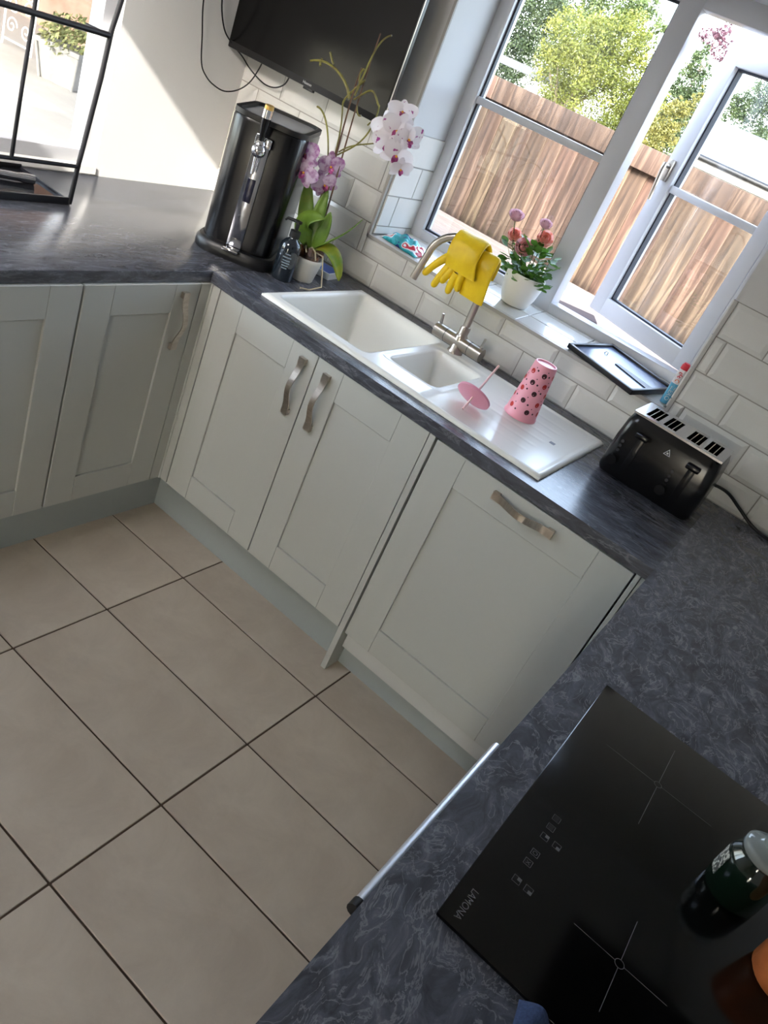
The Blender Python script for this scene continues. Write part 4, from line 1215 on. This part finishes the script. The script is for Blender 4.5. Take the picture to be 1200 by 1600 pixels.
for lx, lz in ((-0.135, 0.155), (-0.125, 0.10), (-0.105, 0.085), (-0.145, 0.165), (-0.11, 0.13), (0.068, 0.11), (0.074, 0.135), (0.066, 0.085), (-0.09, 0.10)):
    o_ = link('leaf', lm, rose, (lx*0.72, -0.02, lz), (0.3, 0.2, PI/2 if lx < 0 else -PI/2))
    o_.rotation_euler = (rl.uniform(-0.2, 0.5), rl.uniform(-0.5, 0.5), (PI/2 if lx < 0 else -PI/2)+rl.uniform(-0.5, 0.5))
    o_.scale = (0.036, 0.036, 0.036)
    MB().tube(bez([(lx*0.2, 0, 0.085), (lx*0.45, -0.01, lz*0.9+0.02), (lx*0.72, -0.02, lz)], 8), 0.0011, 6).obj('stem', M_RSTEM, rose)

pk = MB()
def packf(u, v):
    x = 0.070+0.165*u; y = 0.690+0.105*v-0.015*u
    e = math.sin(PI*u)**0.6*math.sin(PI*v)**0.6
    z = SILL(y)+0.0015+e*0.030+0.004*math.sin(u*23+v*9)*e+0.003*math.sin(v*31)*e
    return (x, y, z)
pk.grid(packf, 34, 22)
pm = mat('sachet', srgb(40, 160, 170), 0.25)
N, L, p = nodes(pm)
tc = N.new('ShaderNodeTexCoord'); nz = N.new('ShaderNodeTexNoise'); nz.inputs['Scale'].default_value = 17; nz.inputs['Detail'].default_value = 1.5
rp = N.new('ShaderNodeValToRGB'); rp.color_ramp.interpolation = 'CONSTANT'
e = rp.color_ramp.elements
e[0].position = 0.0; e[0].color = srgb(34, 52, 120)
e[1].position = 0.40; e[1].color = srgb(44, 150, 160)
for ps, cc in ((0.48, srgb(70, 180, 196)), (0.55, srgb(226, 230, 232)), (0.60, srgb(190, 48, 66)), (0.645, srgb(226, 226, 230))):
    a = e.new(ps); a.color = cc
L.new(tc.outputs['Object'], nz.inputs['Vector']); L.new(nz.outputs['Fac'], rp.inputs['Fac']); L.new(rp.outputs[0], p.inputs['Base Color'])
o_ = pk.obj('wipes_packet', pm, None, 80, fix=False)
md = o_.modifiers.new('thick', 'SOLIDIFY'); md.thickness = 0.0015; md.offset = 1
tag(o_, 'crumpled blue, teal and red packet on the window sill corner', 'packet')

fr = thing('picture_frame', 'black picture frame lying face down on the window sill', 'picture frame', (1.0305, 0.7435, SILL(0.7435)+0.0035), math.radians(1))
fr.rotation_euler = (SLOPE, 0.02, math.radians(-18.5))
q = MB()
fw_, fd_ = 0.281, 0.228
q.box(-fw_/2, fw_/2, -fd_/2, -fd_/2+0.012, 0, 0.016, 0.001); q.box(-fw_/2, fw_/2, fd_/2-0.012, fd_/2, 0, 0.016, 0.001)
q.box(-fw_/2, -fw_/2+0.012, -fd_/2, fd_/2, 0, 0.016, 0.001); q.box(fw_/2-0.012, fw_/2, -fd_/2, fd_/2, 0, 0.016, 0.001)
q.obj('frame', M_BLACKM, fr)
MB().box(-fw_/2+0.010, fw_/2-0.010, -fd_/2+0.010, fd_/2-0.010, 0.004, 0.009).obj('back_board', mat('back_board', srgb(92, 104, 132), 0.22), fr, 0)  # blue of the reflected sky is painted into the board colour
MB().prism([(-0.02, -0.008), (0.13, -0.022), (0.13, 0.012), (-0.02, 0.008)], 0.0092, 0.0120).obj('stand_leg', M_BLACKM, fr, 0)
MB().tube([(-0.092, 0.02, 0.009), (-0.09, 0.025, 0.015), (-0.082, 0.025, 0.015), (-0.08, 0.02, 0.009)], 0.0012, 6).obj('hook', M_STEEL, fr)

tb2 = thing('sweet_tube', 'slim red, white and blue sweet tube standing at the sill end', 'tube', (1.205, 0.700, SILL(0.700)+0.001))
RT = 0.0125
MB().lathe([(0.0, 0.0), (RT, 0.0), (RT, 0.066), (0.0, 0.066)], 24).obj('blue_wrap', mat('wrap_blue', srgb(96, 168, 200), 0.35), tb2, 40)
MB().lathe([(0.0, 0.066), (RT, 0.066), (RT, 0.112), (0.0, 0.112)], 24).obj('white_wrap', mat('wrap_white', srgb(226, 218, 218), 0.35), tb2, 40)
MB().lathe([(0.0, 0.112), (RT, 0.112), (RT, 0.124), (RT*0.7, 0.132), (0.0, 0.132)], 24).obj('red_cap', mat('wrap_red', srgb(206, 40, 58), 0.35), tb2, 40)
M_RED = bpy.data.materials['wrap_red']
# lettering bent round the tube: built flat then wrapped
def wrap_text(s, size, m, zc, ang, name):
    cu = bpy.data.curves.new(name, 'FONT'); cu.body = s; cu.size = size; cu.align_x = 'CENTER'; cu.align_y = 'CENTER'; cu.resolution_u = 3
    to = bpy.data.objects.new(name, cu); C.objects.link(to)
    dg = bpy.context.evaluated_depsgraph_get()
    me = bpy.data.meshes.new_from_object(to.evaluated_get(dg))
    bpy.data.objects.remove(to)
    for v in me.vertices:
        # text x runs down the tube, text y runs round it
        a = ang + v.co.y/RT
        v.co = Vector(((RT+0.0004)*math.cos(a), (RT+0.0004)*math.sin(a), zc - v.co.x))
    me.materials.clear(); me.materials.append(m)
    return link(name, me, tb2)
wrap_text('ZERO', 0.0185, M_PRINT, 0.034, math.radians(-78), 'lettering')
b = MB()
for k, (z, aa, r_) in enumerate(((0.100, -1.6, 0.0055), (0.094, -1.25, 0.005), (0.088, -1.55, 0.005))):
    n = 12; pts = []
    for i in range(n):
        a = 2*PI*i/n
        an = aa + r_*math.cos(a)/RT
        pts.append(((RT+0.0003)*math.cos(an), (RT+0.0003)*math.sin(an), z+r_*0.7*math.sin(a)))
    b.add(pts, [tuple(range(n))])
b.obj('red_mark', M_RED, tb2, 0, fix=False)
b = MB(); n = 12; pts = []
for i in range(n):
    a = 2*PI*i/n; an = -1.35 + 0.007*math.cos(a)/RT
    pts.append(((RT+0.0003)*math.cos(an), (RT+0.0003)*math.sin(an), 0.075+0.006*math.sin(a)))
b.add(pts, [tuple(range(n))]).obj('orange_mark', mat('wrap_orange', srgb(226, 120, 70), 0.35), tb2, 0, fix=False)

# ------------------------------------------------------------------ television
tv = thing('television', 'black flat television mounted on the wall left of the window', 'television', (-0.344, 0.545, 1.422))
tv.rotation_euler = (math.radians(3.0), 0, 0)
tv.rotation_euler = (0, 0, 0)
MB().box(-0.356, 0.360, 0.0, 0.022, -0.012, 0.420, 0.004).box(-0.20, 0.20, 0.02, 0.055, 0.05, 0.33, 0.01).obj('case', M_BLACKP, tv)
MB().box(-0.350, 0.354, -0.0015, 0.001, 0.010, 0.414).obj('screen', M_SCREEN, tv, 0)
MB().box(0.3592, 0.3612, -0.001, 0.0025, -0.010, 0.418).obj('edge_strip', mat('tv_edge', srgb(190, 185, 178), 0.3, 0.6), tv, 0)
MB().box(0.01, 0.055, 0.004, 0.016, -0.020, -0.011, 0.002).obj('sensor_bump', M_BLACKP, tv)
text('lettering', 'Hisense', 0.0125, M_PRINT, tv, (0.028, -0.0008, -0.0005), (PI/2, 0, 0), 0.0002)
MB().box(-0.05, 0.05, 0.052, 0.118, 0.12, 0.22).obj('wall_bracket', M_BLACKM, tv, 0)
c1 = MB().tube(spline([(-0.690, 0.360, 2.27), (-0.690, 0.366, 1.95), (-0.690, 0.375, 1.65), (-0.690, 0.385, 1.516), (-0.690, 0.412, 1.42), (-0.690, 0.438, 1.335), (-0.688, 0.470, 1.300), (-0.684, 0.510, 1.280), (-0.676, 0.560, 1.271), (-0.655, 0.600, 1.290), (-0.62, 0.610, 1.330), (-0.585, 0.600, 1.385), (-0.56, 0.585, 1.43)]), 0.0024, 8)
tag(c1.obj('cable', M_BLACKP), 'long black cable looping down below the television corner', 'cable')
c2 = MB().tube(spline([(-0.690, 0.430, 2.27), (-0.690, 0.438, 1.95), (-0.690, 0.450, 1.65), (-0.690, 0.462, 1.536), (-0.690, 0.500, 1.46), (-0.686, 0.545, 1.425), (-0.675, 0.60, 1.396), (-0.66, 0.628, 1.372), (-0.62, 0.635, 1.355), (-0.57, 0.635, 1.345), (-0.52, 0.632, 1.352), (-0.475, 0.625, 1.380), (-0.44, 0.60, 1.43)]), 0.0026, 8)
tag(c2.obj('cable', M_BLACKP), 'short black cable drooping just beneath the television', 'cable')

# ------------------------------------------------------------------ black metal rack on the left worktop
rk = thing('metal_rack', 'black metal shelf rack with a tray base on the left worktop', 'rack', (0, 0, ZT))
XF, XBk = -0.425, -0.668
tr_ = MB()
yl, yr = -0.86, -0.190
tr_.box(XBk, XF, yl, yr, 0.002, 0.006)
tr_.obj('tray_base', mat('tray_gloss', srgb(60, 62, 68), 0.08, 0.8), rk, 0)
tr_ = MB()
tr_.box(XF-0.004, XF+0.003, yl-0.004, yr+0.004, 0.0, 0.022, 0.002); tr_.box(XBk-0.003, XBk+0.003, yl-0.004, yr+0.004, 0.0, 0.020, 0.002)
tr_.box(XBk, XF, yr-0.002, yr+0.004, 0.0, 0.014, 0.002); tr_.box(XBk, XF, yl-0.004, yl+0.002, 0.0, 0.014, 0.002)
tr_.obj('tray_rim', M_BLACKM, rk)
for x in (XF, ):
    MB().tube([(x, -0.188, 0.004), (x, -0.181, 0.105), (x, -0.156, 0.36), (x, -0.150, 0.475), (x, -0.130, 0.59)], 0.0072, 10).obj('post', M_BLACKM, rk)
    MB().tube([(x, -0.386, 0.112), (x, -0.382, 0.30), (x, -0.377, 0.45), (x, -0.376, 0.59)], 0.0055, 10).obj('post', M_BLACKM, rk)
    MB().tube([(x, -0.664, 0.112), (x, -0.668, 0.45), (x, -0.669, 0.59)], 0.0055, 10).obj('post', M_BLACKM, rk)
    MB().tube([(x, -0.862, 0.004), (x, -0.894, 0.36), (x, -0.912, 0.59)], 0.0072, 10).obj('post', M_BLACKM, rk)
    for z, y0_, y1_, r_ in ((0.112, -0.87, -0.181, 0.0058), (0.464, -0.90, -0.155, 0.0080)):
        MB().tube([(x, y0_, z), (x, y1_, z)], r_, 10).obj('rail', M_BLACKM, rk)
MB().tube([(XF, -0.155, 0.464), (-0.50, -0.170, 0.462)], 0.005, 10).obj('side_rail', M_BLACKM, rk)
to_ = thing('torch', 'small shiny chrome torch lying in the black tray', 'torch', (-0.56, -0.300, ZT+0.0205), math.radians(78))
MB().tube([(-0.07, 0, 0), (0.03, 0, 0)], 0.012, 16).obj('barrel', M_CHROME, to_)
MB().tube([(0.03, 0, 0), (0.045, 0, 0), (0.075, 0, 0)], [0.012, 0.0142, 0.0142], 16).obj('head', M_CHROME, to_)

# ================================================================== outside
GZ = 0.865
M_WOODF = random_tint(noisy(mat('fence_wood', srgb(150, 120, 92), 0.85), [(0.25, srgb(32, 22, 15)), (0.5, srgb(68, 52, 40)), (0.75, srgb(110, 91, 74))], (30, 30, 2.2), detail=8, distort=0.8, bump=0.3), 0.34, 0.014)
M_DECK = random_tint(noisy(mat('deck_wood', srgb(196, 168, 146), 0.8), [(0.25, srgb(122, 106, 95)), (0.75, srgb(146, 131, 119))], (3, 30, 30), detail=6, bump=0.2), 0.10)
M_EARTH = noisy(mat('earth', srgb(96, 84, 62), 0.95), [(0.3, srgb(80, 70, 52)), (0.7, srgb(112, 104, 74))], (3, 3, 3))
gd = MB().box(-40, 40, YO+0.0, 60, 0.3, GZ-0.05).box(-40, XL-0.115, -20, YO, 0.3, GZ-0.05)
tag(gd.obj('garden_ground', M_EARTH, smooth=0), 'earth ground of the garden under deck and terrace', 'ground', kind='structure')
dk = thing('deck', 'sun bleached timber deck outside the window', 'deck', (0, 0, 0))
y = YO+0.02
dkm = {}
while y < 2.90:
    hgt = MB().box(-1.08, 3.2, 0.004, 0.136, GZ-0.03, GZ, 0.003, seg=1) if y < 1.98 else MB().box(-4.2, 3.2, 0.004, 0.136, GZ-0.03, GZ, 0.003, seg=1)
    kk = y < 1.98
    if kk not in dkm: dkm[kk] = hgt.mesh('plank', M_DECK, 0)
    link('plank', dkm[kk], dk, (0, y, random.uniform(-0.002, 0.002)))
    y += 0.14
# fence
fc = thing('garden_fence', 'weathered vertical board fence with a wide top rail', 'fence', (0, 3.10, GZ))
bm_ = {}
x = -4.6
k = 0
while x < 3.6:
    wv = 0.118
    b = MB().prism([(0, 0.012), (wv*0.97, 0.0), (wv*0.97, 0.018), (0, 0.022)], -0.02, 0.745) if 'b' not in bm_ else None
    if b: bm_['b'] = b.mesh('board', M_WOODF, 0)
    link('board', bm_['b'], fc, (x, random.uniform(-0.004, 0.004), 0), (0, random.uniform(-0.004, 0.004), random.uniform(-0.03, 0.03)))
    x += 0.112
    k += 1
for x0_ in (-4.6, -2.8, -1.0, 0.8, 2.6):
    MB().box(x0_+0.002, x0_+1.798, -0.045, 0.0, 0.695, 0.820, 0.004).obj('top_rail', M_WOODF, fc)
for x0_ in (-4.6, -2.8, -1.0, 0.8, 2.6):
    MB().box(x0_-0.05, x0_+0.05, 0.025, 0.115, -0.3, 0.78).obj('post', M_WOODF, fc, 0)
tag(MB().box(-0.62, 0, -0.07, 0.07, 0.0, 0.082, 0.006).obj('timber_sleeper', noisy(mat('dark_timber', srgb(44, 30, 26), 0.7), [(0.3, srgb(34, 22, 20)), (0.7, srgb(56, 42, 36))], (3, 30, 30)), loc=(0.555, 1.954, GZ+0.003), rot=(0, 0, math.radians(28))), 'dark brown timber beam lying on the deck below the open casement', 'timber')

# grey pergola beam beyond the fence
pg = thing('swing_frame', 'grey timber frame beam standing among the trees past the fence', 'frame', (-4.674, 9.5, GZ))
MB().box(-0.10, 1.25, -0.06, 0.06, 1.02, 1.12).obj('beam', mat('grey_timber', srgb(66, 69, 74), 0.8), pg, 0)
MB().box(0.0, 0.08, -0.05, 0.05, -0.4, 1.02).obj('post', mat('grey_post', srgb(44, 46, 50), 0.8), pg, 0)
MB().box(1.10, 1.18, -0.05, 0.05, -0.4, 1.02).obj('post', bpy.data.materials['grey_post'], pg, 0)

def leafy(name, label, loc, blobs, n, size, cols, seed, trunk=None, cat='tree', group='trees beyond the fence'):
    r = random.Random(seed)
    t = thing(name, label, cat, loc, 0, group)
    g = np.random.default_rng(seed)
    wts = np.array([q_[3]**2 for q_ in blobs]); wts = wts/wts.sum()
    cs, ctr = [], []
    for (bx_, by_, bz_, br_), wt_ in zip(blobs, wts):
        # each blob is a cloud of small leaf clumps
        k_ = max(8, int(n*wt_/26))
        v = g.normal(size=(k_, 3)); v /= np.linalg.norm(v, axis=1)[:, None]
        rad = br_*(0.45+0.62*g.random(k_)**0.6)
        cc = np.array([bx_, by_, bz_]) + v*rad[:, None]*np.array([1, 1, 0.95])
        cc = np.repeat(cc, 26, axis=0) + g.normal(size=(k_*26, 3))*br_*0.10
        cs.append(cc)
    P = np.concatenate(cs)
    m_ = len(P)
    A = g.normal(size=(m_, 3)) + np.array([0.1, -0.3, 0.9]); A /= np.linalg.norm(A, axis=1)[:, None]
    U = np.cross(A, g.normal(size=(m_, 3))); U /= np.linalg.norm(U, axis=1)[:, None]
    W = np.cross(A, U)
    sz = (size*g.uniform(0.6, 1.35, m_))[:, None]
    V = np.stack([P-U*sz, P+W*sz*0.55, P+U*sz, P-W*sz*0.55], axis=1).reshape(-1, 3)
    me = bpy.data.meshes.new('crown')
    me.vertices.add(m_*4); me.loops.add(m_*4); me.polygons.add(m_)
    me.vertices.foreach_set('co', V.astype(np.float32).ravel())
    me.loops.foreach_set('vertex_index', np.arange(m_*4, dtype=np.int32))
    me.polygons.foreach_set('loop_start', np.arange(0, m_*4, 4, dtype=np.int32))
    me.polygons.foreach_set('loop_total', np.full(m_, 4, dtype=np.int32))
    me.update(calc_edges=True)
    m = mat(name+'_leaf', cols[1], 0.6)
    noisy(m, [(0.30, cols[0]), (0.52, cols[1]), (0.72, cols[2])], (2.6, 2.6, 2.6), detail=5, rough=0.75)
    Nn, Ll, pp = nodes(m)
    # thin leaves let some light through
    tl = Nn.new('ShaderNodeBsdfTranslucent')
    Ll.new(pp.inputs['Base Color'].links[0].from_socket, tl.inputs['Color'])
    mxs = Nn.new('ShaderNodeMixShader'); mxs.inputs[0].default_value = 0.35
    outn = [q_ for q_ in Nn if q_.type == 'OUTPUT_MATERIAL'][0]
    Ll.new(pp.outputs[0], mxs.inputs[1]); Ll.new(tl.outputs[0], mxs.inputs[2]); Ll.new(mxs.outputs[0], outn.inputs[0])
    me.materials.append(m)
    c_ = link('crown', me, t)
    if trunk:
        h, rr = trunk
        b = MB().tube([(0, 0, -0.3), (0.03, 0.02, h*0.5), (-0.02, 0, h)], [rr, rr*0.8, rr*0.55], 10)
        for k in range(6):
            a = k*1.05
            b.tube([(0, 0, h*0.7), (0.22*math.cos(a), 0.1*math.sin(a), h*1.1), (0.4*math.cos(a), 0.15*math.sin(a), h*1.35)], [rr*0.45, rr*0.3, rr*0.12], 6)
        b.obj('trunk', mat(name+'_bark', srgb(96, 84, 72), 0.9), t)
    return t
G1 = (srgb(46, 58, 16), srgb(88, 94, 30), srgb(130, 130, 62))
G2 = (srgb(27, 42, 24), srgb(52, 66, 38), srgb(80, 92, 56))
G3 = (srgb(50, 54, 22), srgb(86, 86, 38), srgb(126, 120, 66))
G4 = (srgb(28, 44, 26), srgb(52, 68, 38), srgb(84, 96, 54))
G5 = (srgb(52, 68, 36), srgb(82, 98, 54), srgb(114, 124, 82))
GP = (srgb(58, 38, 48), srgb(82, 56, 68), srgb(108, 82, 94))
leafy('lime_tree', 'big sunlit yellow green tree filling the left window pane', (-3.0, 8.6, GZ), [(0.15, 0.0, 1.46, 0.45), (-0.17, 0.1, 1.21, 0.38), (0.64, 0.0, 1.49, 0.34), (0.5, -0.1, 1.03, 0.46), (0.95, 0.0, 1.2, 0.32), (-0.27, 0.1, 1.54, 0.35), (0.35, 0.1, 1.74, 0.32), (0.84, -0.1, 0.78, 0.32), (1.16, 0.0, 0.93, 0.25), (-0.07, 0.0, 0.86, 0.26), (0.5, 0.0, 0.4, 0.4)], 52000, 0.016, G1, 1, (0.9, 0.06))
leafy('ash_tree', 'mid green tree at the left edge of the window view', (-5.6, 11.0, GZ), [(0.16, 0.0, 1.65, 0.6), (0.29, 0.0, 1.09, 0.39), (0.69, 0.0, 1.68, 0.47), (0.66, 0.0, 1.21, 0.4), (-0.22, 0.0, 1.89, 0.6), (0.55, 0.0, 2.04, 0.49), (0.2, 0.2, 0.6, 0.5), (0.1, 0.0, 2.6, 0.7)], 40000, 0.021, G2, 2, (1.1, 0.07))
leafy('maple_tree', 'pale green tall tree rising behind the yellow green tree', (-5.2, 14.0, GZ), [(-0.09, 0.0, 2.63, 0.58), (0.6, 0.0, 2.58, 0.39), (0.98, 0.0, 2.5, 0.18), (-0.82, 0.0, 2.56, 0.59), (0.19, 0.0, 2.82, 0.46), (-0.3, 0.0, 1.8, 0.7), (-1.0, 0, 3.1, 0.6)], 30000, 0.026, G5, 3, (1.8, 0.09))
leafy('cypress_tree', 'pointed green conifer between mullion and open casement', (-2.2, 10.0, GZ), [(0.08, 0.0, 2.07, 0.11), (0.14, 0.0, 1.91, 0.18), (0.15, 0.0, 1.68, 0.25), (0.06, 0.0, 1.43, 0.26), (0.33, 0.0, 1.5, 0.22), (0.26, 0.0, 1.23, 0.26), (0.2, 0.0, 0.85, 0.3), (0.2, 0, 0.4, 0.3)], 24000, 0.016, G4, 4, (0.9, 0.04))
leafy('olive_bush', 'yellow green bush below the conifer behind the fence', (-1.9, 8.0, GZ), [(0.4, 0.0, 1.09, 0.19), (0.36, 0.0, 0.92, 0.17), (0.53, 0.0, 1.35, 0.13), (0.46, 0.0, 1.19, 0.16), (0.60, 0.0, 1.49, 0.08), (0.5, 0.0, 0.99, 0.16), (0.3, 0.0, 0.7, 0.22), (0.4, 0, 0.35, 0.25)], 12000, 0.013, G3, 5, (0.5, 0.03), 'bush')
leafy('plum_tree', 'sparse purple leaved tree top beside the conifer', (-4.8, 19.0, GZ), [(-0.09, 0.0, 3.35, 0.23), (0.04, 0.0, 3.55, 0.23), (0.25, 0.0, 3.17, 0.19), (-0.35, 0.0, 3.38, 0.12), (0.29, 0.0, 3.34, 0.17)], 3400, 0.024, GP, 6, None)
leafy('oak_tree', 'hazy green tree seen above the slate roof', (-3.8, 22.0, GZ), [(-0.26, 0.0, 2.71, 0.43), (0.38, 0.0, 2.63, 0.57), (-0.61, 0.0, 2.58, 0.3), (0.23, 0.0, 3.12, 0.57), (-0.41, 0.0, 2.17, 0.42), (0.6, 0.0, 1.9, 0.6), (1.3, 0.0, 2.5, 0.6)], 24000, 0.030, G4, 7, (1.5, 0.09))
tk = [o_ for o_ in C.objects if o_.name.startswith('plum_tree')][0]
MB().tube([(0, 0, -0.3), (0.02, 0, 1.8), (0.0, 0, 3.2), (0.03, 0, 3.7)], [0.05, 0.04, 0.02, 0.006], 8).tube([(0, 0, 2.6), (0.15, 0, 3.0), (0.28, 0, 3.35)], [0.02, 0.014, 0.005], 6).tube([(0, 0, 2.8), (-0.2, 0, 3.1), (-0.36, 0, 3.42)], [0.018, 0.012, 0.004], 6).obj('trunk', mat('plum_bark', srgb(110, 90, 90), 0.9), tk)

# slate roofed outbuilding
hs = thing('outbuilding', 'white walled outbuilding with a slate roof past the fence', 'building', (-3.50, 14.0, GZ))
MB().box(0.12, 7.0, 0.22, 3.6, -0.6, 1.02).obj('wall', mat('render_white', srgb(170, 172, 174), 0.8), hs, 0)
MB().box(-0.02, 7.1, 0.0, 0.16, 0.90, 1.06).obj('fascia', mat('fascia_white', srgb(236, 236, 238), 0.5), hs, 0)
MB().tube([(-0.06, -0.05, 1.06), (7.1, -0.05, 1.06)], 0.055, 10).obj('gutter', M_BLACKP, hs)
roof_l = math.hypot(1.9, 0.66); ra = math.atan2(0.66, 1.9)
rf = MB().prism([(-0.02, 1.08), (1.88, 1.74), (3.78, 1.08), (3.78, 1.04), (-0.02, 1.04)], -0.05, 7.1, 'x').obj('roof', mat('roof_felt', srgb(110, 116, 126), 0.8), hs, 0)
M_SLATE = random_tint(mat('slate', srgb(86, 95, 108), 0.5), 0.2)
slm = MB().box(0.004, 0.296, 0.0, 0.27, 0.004, 0.014).mesh('slate', M_SLATE, 0)
for row in range(9):
    for col in range(16):
        xx = col*0.30 + (row % 2)*0.15 - 0.06
        sl = 0.225*row - 0.02
        link('slate', slm, rf, (xx, -0.02+sl*math.cos(ra), 1.083+sl*math.sin(ra)), (ra-0.03, 0, 0))
MB().tube([(-0.05, 1.88, 1.745), (7.1, 1.88, 1.745)], 0.06, 8).obj('ridge', M_SLATE, hs)

# terrace seen through the left window
te = MB().box(-6.6, XL-0.115, -2.6, YO, GZ-0.05, GZ).box(-6.6, -1.12, YO, 1.80, GZ-0.05, GZ)
tag(te.obj('terrace', noisy(mat('pale_paving', srgb(172, 167, 160), 0.8), [(0.3, srgb(164, 159, 152)), (0.7, srgb(180, 175, 168))], (4, 4, 4)), smooth=0), 'pale sunlit terrace paving outside the left window', 'paving', kind='structure')
# unseen canopy inferred from the shade edge, lengthened to darken the planter
cn = thing('shade_canopy', 'unseen flat white canopy roof shading the terrace by the left window', 'canopy', (0, 0, 0))
MB().box(-6.4, XL-0.32, -1.03, 1.95, 2.02, 2.08).obj('roof', mat('canopy_grey', srgb(150, 150, 150), 0.7), cn, 0)
for xx, yy in ((-6.3, -0.95), (-3.6, -0.95)):
    MB().box(xx-0.04, xx+0.04, yy-0.04, yy+0.04, GZ, 2.02).obj('post', M_WHITE, cn, 0)
gw = thing('shade_wall', 'pinkish rendered wall added behind the terrace planter to block sky light', 'garden wall', (0, 1.80, GZ-0.3))  # added backdrop that keeps sky light off the planter
MB().box(-6.4, -1.10, 0.0, 0.15, 0.0, 1.45).obj('wall_panel', noisy(mat('pink_render', srgb(150, 116, 100), 0.9), [(0.3, srgb(136, 102, 88)), (0.7, srgb(164, 132, 116))], (5, 5, 5)), gw, 0)
MB().box(-6.4, -1.10, -0.02, 0.17, 1.45, 1.50, 0.004).obj('coping', mat('coping', srgb(170, 166, 160), 0.8), gw, 0)
pl = thing('garden_planter', 'grey white square planter with leafy plants on the terrace', 'planter', (-2.10, 0.985, GZ+0.001), math.radians(20))
M_PLANT = noisy(mat('planter_wash', srgb(140, 137, 132), 0.8), [(0.3, srgb(122, 119, 114)), (0.7, srgb(154, 151, 146))], (10, 10, 10))
MB().prism([(-0.09, -0.09), (0.09, -0.09), (0.09, 0.09), (-0.09, 0.09)], 0.0, 0.01)
pb = MB()
for (r0, z0_), (r1, z1_) in (((0.085, 0.0), (0.110, 0.150)), ((0.118, 0.150), (0.120, 0.172))):
    pb.add([(-r0,-r0,z0_),(r0,-r0,z0_),(r0,r0,z0_),(-r0,r0,z0_),(-r1,-r1,z1_),(r1,-r1,z1_),(r1,r1,z1_),(-r1,r1,z1_)], [(3,2,1,0),(4,5,6,7),(0,1,5,4),(1,2,6,5),(2,3,7,6),(3,0,4,7)])
pb.obj('tub', M_PLANT, pl, 0)
for a in (-1, 1):
    for b_ in (-1, 1):
        MB().tube([(a*0.088, b_*0.088, 0.0), (a*0.112, b_*0.112, 0.150)], 0.008, 8).obj('corner_bead', M_PLANT, pl)
rp_ = random.Random(8)
fb = MB()
for k in range(900):
    v = Vector((rp_.gauss(0, 1), rp_.gauss(0, 1), abs(rp_.gauss(0, 1)))).normalized()
    p_ = Vector((v.x*0.15, v.y*0.15, 0.17+v.z*0.13))*rp_.uniform(0.7, 1.05)
    a = Vector((rp_.gauss(0, 1), rp_.gauss(0, 1), rp_.gauss(0, 1))).normalized()
    s1 = a.orthogonal().normalized(); s2 = a.cross(s1); sz = rp_.uniform(0.008, 0.018)
    fb.add([p_-s1*sz, p_+s2*sz*0.5, p_+s1*sz, p_-s2*sz*0.5], [(0, 1, 2, 3)])
fo_ = fb.obj('foliage', noisy(mat('planter_leaf', srgb(112, 118, 70), 0.7), [(0.3, srgb(72, 84, 46)), (0.7, srgb(160, 158, 104))], (16, 16, 16)), pl, 0, fix=False)
fo_['kind'] = 'stuff'
def scroll(b, c_, r, turns, sgn, n=26):
    pts = []
    for k in range(n+1):
        t = k/n
        a = sgn*turns*2*PI*t
        rr = r*(1-0.85*t)
        pts.append((c_[0]+rr*math.cos(a)*0.9, c_[1], c_[2]+rr*math.sin(a)))
    b.tube(pts, 0.004, 6)
M_IRON = mat('white_iron', srgb(228, 226, 222), 0.5)
for lab_, loc_, rz_ in (('white scrolled iron garden chair beside the planter', (-1.86, 1.08, GZ), math.radians(35)), ('white scrolled iron trellis left of the planter', (-2.62, 1.05, GZ), math.radians(10))):
    sc = thing('iron_chair' if 'chair' in lab_ else 'iron_trellis', lab_, 'garden chair' if 'chair' in lab_ else 'trellis', loc_, rz_)
    b = MB()
    for xx in (-0.10, 0.10):
        b.tube([(xx, 0, 0), (xx, 0, 0.30)], 0.006, 8)
    b.tube([(-0.10, 0, 0.30), (0, 0, 0.35), (0.10, 0, 0.30)], 0.006, 8)
    b.tube([(-0.10, 0, 0.03), (0.10, 0, 0.03)], 0.005, 8)
    b.obj('frame', M_IRON, sc)
    for cx, cz, sg_ in ((-0.05, 0.10, 1), (0.05, 0.10, -1), (-0.05, 0.20, -1), (0.05, 0.20, 1), (-0.045, 0.28, 1), (0.045, 0.28, -1)):
        b = MB(); scroll(b, (cx, 0, cz), 0.042, 1.4, sg_)
        b.obj('scroll', M_IRON, sc)
